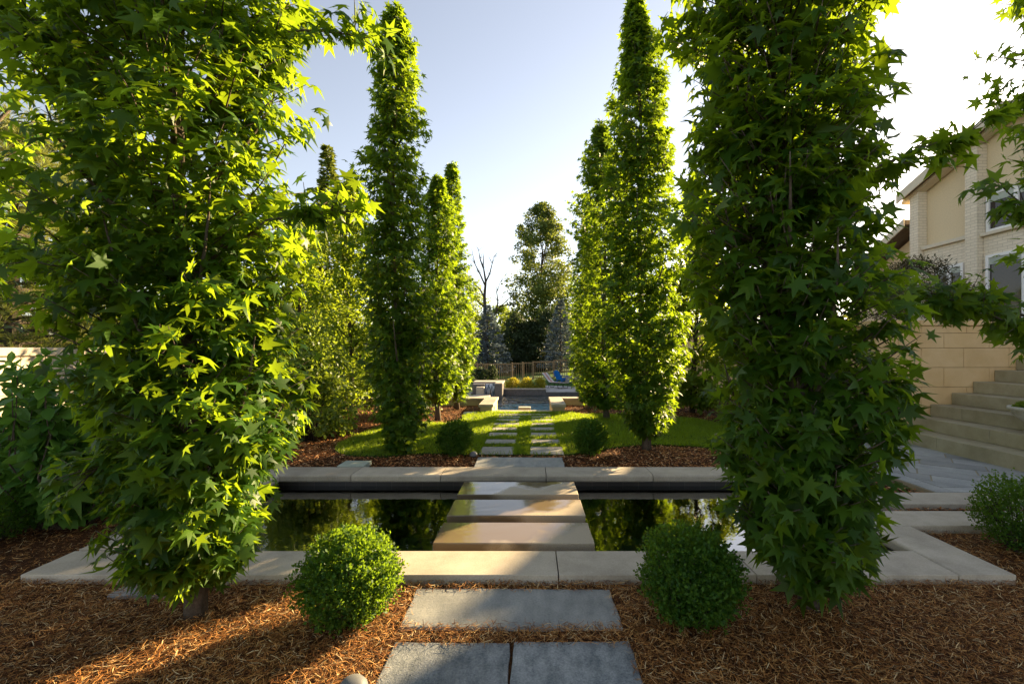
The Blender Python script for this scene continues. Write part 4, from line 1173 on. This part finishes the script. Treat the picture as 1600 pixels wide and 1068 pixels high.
# shrubs and trees beyond
clump_tree('viburnum_shrub', 'light green rounded shrub on the mulch left of the lawn', (-2.95, 6.1, -.03), 1.15, 1.15, 61, VIB, n=6500, leaf=.062, clumps=110, z0=.08, shape='dome', cat='shrub', trunk_r=.014, clump_size=.16, stems=16, wood_name='stem', group='shrubs left of the lawn')
clump_tree('viburnum_shrub', 'taller shrub behind the rounded one, left of the lawn', (-3.7, 7.3, -.03), 1.9, 1.7, 62, VIB, n=7000, leaf=.07, clumps=110, z0=.06, shape='dome', cat='shrub', trunk_r=.016, clump_size=.16, stems=16, wood_name='stem', group='shrubs left of the lawn')
clump_tree('viburnum_shrub', 'dim shrub in the gap beside the left row of trees', (-2.55, 8.4, -.03), 1.5, 1.3, 63, VIB, n=5500, leaf=.07, clumps=90, z0=.06, shape='dome', cat='shrub', trunk_r=.016, clump_size=.16, stems=14, wood_name='stem', group='shrubs left of the lawn')
conifer('arborvitae_tree', 'dark pointed evergreen rising behind the left trees', (AX(512, 12), 12, -.6), 7.1, 1.9, 64, POPL, levels=60, per=16, needle=.15, per_branch=26)
sunny = [('yellow green tree just left of the tall slim sweetgum', AX(545, 9.6), 9.6, 4.9, 1.5, 'column'), ('yellow green tree behind the light green shrub', AX(470, 10.2), 10.2, 4.2, 1.9, 'column'),
         ('sunlit tree behind the big left sweetgum', AX(400, 11.5), 11.5, 5.0, 2.4, 'oval'), ('broad sunlit tree farther left behind the big sweetgum', AX(270, 12.5), 12.5, 5.2, 3.2, 'oval'),
         ('yellow green tree in the gap between the right lawn trees and the dark sweetgum', AX(1086, 8.9), 8.9, 4.7, 1.35, 'column')]
for k, (lab, x, y, H, W, shp) in enumerate(sunny):
    clump_tree('sunlit_tree', lab, (x, y, gz(x, y)), H, W, 70 + k, YELL, n=12000 if k < 4 else 15000, leaf=.095, clumps=130, z0=.05, shape=shp, trunk_r=.06, clump_size=.17, group='yellow green trees beyond the beds')
for k, (lab, px, d, ty, W) in enumerate((('golden pine at the far left edge', 20, 9.5, 195, 3.2), ('golden pine with a pale top left of the big sweetgum', 95, 11.5, 200, 3.0), ('golden pine low behind the big left sweetgum', 190, 13.5, 290, 3.6))):
    pine(lab, (AX(px, d), d, gz(AX(px, d), d)), AZ(ty, d) - gz(AX(px, d), d), W, 80 + k, 'golden pines behind the left bed')
clump_tree('maple_shrub', 'dark bronze cut leaf maple mound on top of the block wall', (AX(1435, 7.2), 7.3, 1.49), 1.15, 1.9, 90, MAPLE, n=9000, leaf=.05, clumps=130, z0=.2, shape='dome', cat='shrub', trunk_r=.03, clump_size=.13, stems=7, wood_name='stem', wid=.5)
clump_tree('side_shrub', 'low shrub at the lawn edge before the block wall', (3.6, 7.2, -.03), .8, 1.2, 92, VIB, n=4500, leaf=.06, clumps=70, z0=.06, shape='dome', cat='shrub', trunk_r=.014, clump_size=.18, stems=10, wood_name='stem')

# far trees
conifer('blue_spruce', 'silvery blue spruce behind the fence, left of the gap', (AX(762, 46), 46, -1.3), AZ(478, 46) + 1.3, 5.0, 110, SPRUCE, 'blue spruces behind the fence', levels=30, per=18, needle=.30, per_branch=30)
conifer('blue_spruce', 'blue spruce half hidden by the right row of trees', (AX(876, 47), 47, -1.0), AZ(470, 47) + 1.0, 4.4, 111, SPRUCE, 'blue spruces behind the fence', levels=30, per=18, needle=.30, per_branch=30)
for k, (px, d, ty, W, lab) in enumerate(((806, 52, 488, 5.0, 'dark evergreen behind the fence, next to the left spruce'), (832, 53, 500, 5.5, 'dark evergreen behind the middle of the fence'), (856, 52, 480, 5.0, 'dark evergreen behind the fence, next to the right spruce'))):
    clump_tree('dark_evergreen', lab, (AX(px, d), d, -1.2), AZ(ty, d) + 1.2, W, 120 + k, DARKL, n=9000, leaf=.26, clumps=120, z0=.02, shape='column', trunk_r=.12, clump_size=.17, group='dark evergreens behind the fence')
clump_tree('tall_poplar', 'tall airy deciduous tree filling the gap against the sky', (AX(846, 62), 62, -1), AZ(312, 62) + 1, 10.2, 130, POPL, n=32000, leaf=.34, clumps=300, z0=.06, shape='dome', trunk_r=.28, clump_size=.115, bark=BARKD, limbs=40)
for k, (px, d, ty, W, lab) in enumerate(((722, 66, 428, 8, 'yellow leaved tree behind the dead tree'), (783, 68, 478, 6.5, 'sunlit yellow tree between spruce and tall tree'), (690, 60, 440, 8, 'sunlit far tree behind the left row'), (910, 66, 430, 8, 'sunlit far tree behind the right row'))):
    clump_tree('far_tree', lab, (AX(px, d), d, -1), AZ(ty, d) + 1, W, 140 + k, YELL, n=7000, leaf=.34, clumps=90, z0=.08, shape='oval', trunk_r=.2, clump_size=.18, group='yellow lit trees far behind the fence')

# dead tree with bare crooked limbs
dt = empty('dead_tree', (AX(758, 56), 56, -1.2), 'bare dead tree with crooked limbs against the sky', 'tree')
W_ = MB(); random.seed(77)
def P56(px, py, dy=0): return Vector((AX(px, 56 + dy), 56 + dy, AZ(py, 56 + dy)))
W_.tube([P56(758, 562), P56(758, 500), P56(757, 462), P56(759, 440), P56(755, 415), P56(756, 396)], [.30, .24, .18, .13, .08, .025], 8)
limbs_ = [[(757, 465), (750, 452), (741, 444), (736, 432)], [(758, 446), (750, 428), (742, 412), (739, 398)], [(758, 442), (765, 428), (769, 412), (771, 402)], [(758, 505), (772, 492), (782, 478), (792, 470), (801, 461)],
          [(776, 487), (778, 470), (776, 456), (782, 440)], [(757, 480), (744, 468), (736, 462)], [(755, 418), (750, 404), (748, 392)], [(782, 478), (795, 476), (803, 478)]]
for i, l in enumerate(limbs_):
    pts = [P56(a, b_, random.uniform(-1.5, 1.5) * j / 3) for j, (a, b_) in enumerate(l)]
    W_.tube(pts, list(np.linspace(.11, .025, len(pts))), 6)
    for p in pts[1:]:
        for _ in range(4):
            d = Vector((random.uniform(-1, 1), random.uniform(-1, 1), random.uniform(-.1, 1))) * random.uniform(.8, 1.6)
            W_.tube([p, p + d * .5 + Vector((0, 0, .1)), p + d], [.03, .02, .01], 4)
W_.make('trunk', BARKD, dt)

for k, (px, d, w, h, lab) in enumerate(((750, 30.2, 1.5, 1.35, 'dark shrub above the spa wall, at its left'), (769, 30.6, 1.0, 1.5, 'dark upright shrub above the right end of the spa wall'))):
    clump_tree('spa_shrub', lab, (AX(px, d), d, -1.3), h, w, 150 + k, DARKL, n=3000, leaf=.10, clumps=50, z0=.05, shape='dome', cat='shrub', trunk_r=.02, clump_size=.2, stems=8, wood_name='stem', group='dark shrubs above the spa')

# wood that closes the view all round
r = np.random.default_rng(99)
Pw, Dw = [], []
for i in range(520):
    a = r.uniform(-1.25, 1.25)
    if -.10 < a < .04 and r.uniform() < .5: continue
    d = r.uniform(75, 105)
    hh = r.uniform(5, 11) if a < .3 else r.uniform(4, 8)
    c = np.array((d * math.sin(a), d * math.cos(a), -1 + hh * r.uniform(.2, .9)))
    n = 110
    s = sphere_pts(n, r)
    Pw.append(c + s * (r.uniform(.3, 1, n) ** .5)[:, None] * np.array((3.2, 3.2, hh * .3))); Dw.append(s)
Pw = np.concatenate(Pw); Dw = np.concatenate(Dw)
V, F = leaves(Pw, Dw + r.normal(0, .5, Dw.shape), r.normal(0, 1, Dw.shape) + UP, r.uniform(.45, 1.0, len(Pw)), KITE, 1.1)
tag(mk('far_woods', V, F, POPL), 'distant green woods along the horizon', 'woods', kind='stuff')

# =================================================================== light
sun_px, sun_py = 1545, 226
S = Vector(((sun_px - VX) / F_PX, 1.0, (VY - sun_py) / F_PX)).normalized()
elev = math.asin(S.z); azim = math.atan2(S.x, S.y)
sd = bpy.data.lights.new('sun', 'SUN'); sd.energy = 4.6; sd.angle = R(.53); sd.color = (1.0, .74, .40)
so = bpy.data.objects.new('sun', sd); C.objects.link(so)
so.rotation_euler = S.to_track_quat('Z', 'Y').to_euler(); so.location = S * 60
w = bpy.data.worlds.new('World'); bpy.context.scene.world = w; w.use_nodes = True
nt = w.node_tree
bg = nt.nodes['Background']
sky = nt.nodes.new('ShaderNodeTexSky'); sky.sky_type = 'NISHITA'; sky.sun_disc = False
sky.sun_elevation = elev; sky.sun_rotation = azim; sky.altitude = 100; sky.air_density = 1.0; sky.dust_density = .45; sky.ozone_density = 1.2
hs = N(nt, 'ShaderNodeHueSaturation', {'Color': sky.outputs[0], 'Saturation': .62, 'Value': 1.0})
tc = N(nt, 'ShaderNodeTexCoord')
nv = N(nt, 'ShaderNodeVectorMath', {0: tc.outputs['Generated']}, operation='NORMALIZE')
dt_ = N(nt, 'ShaderNodeVectorMath', {0: nv.outputs[0], 1: tuple(S)}, operation='DOT_PRODUCT')
mxd = N(nt, 'ShaderNodeMath', {0: dt_.outputs['Value'], 1: 0.0}, operation='MAXIMUM')
pw1 = N(nt, 'ShaderNodeMath', {0: mxd.outputs[0], 1: 1400.0}, operation='POWER')
aur = N(nt, 'ShaderNodeMix', {0: pw1.outputs[0], 6: (0, 0, 0, 1), 7: (90, 72, 44, 1)}, data_type='RGBA')
tint = N(nt, 'ShaderNodeMix', {0: 1.0, 6: hs.outputs[0], 7: (1.0, .94, .91, 1)}, data_type='RGBA', blend_type='MULTIPLY')
adds = N(nt, 'ShaderNodeMix', {0: 1.0, 6: tint.outputs[2], 7: aur.outputs[2]}, data_type='RGBA', blend_type='ADD')
nt.links.new(adds.outputs[2], bg.inputs[0]); bg.inputs[1].default_value = .05

# ================================================================== camera
cam = bpy.data.cameras.new('camera'); cam.lens = 16; cam.sensor_width = 36; cam.sensor_fit = 'HORIZONTAL'
cam.shift_x = -(VX - 800) / 1600; cam.shift_y = (VY - 534) / 1600
cam.clip_start = .05; cam.clip_end = 2000
co = bpy.data.objects.new('camera', cam); C.objects.link(co)
co.location = (0, 0, CAM_H); co.rotation_euler = (R(90), 0, 0)
sc = bpy.context.scene
sc.camera = co
sc.view_settings.view_transform = 'Standard'; sc.view_settings.look = 'None'
sc.view_settings.exposure = 2.55; sc.view_settings.gamma = 1.0
cy = sc.cycles
cy.max_bounces = 8; cy.diffuse_bounces = 4; cy.glossy_bounces = 4; cy.transmission_bounces = 6; cy.transparent_max_bounces = 8
cy.use_denoising = True
cy.caustics_reflective = False; cy.caustics_refractive = False
cy.sample_clamp_indirect = 6
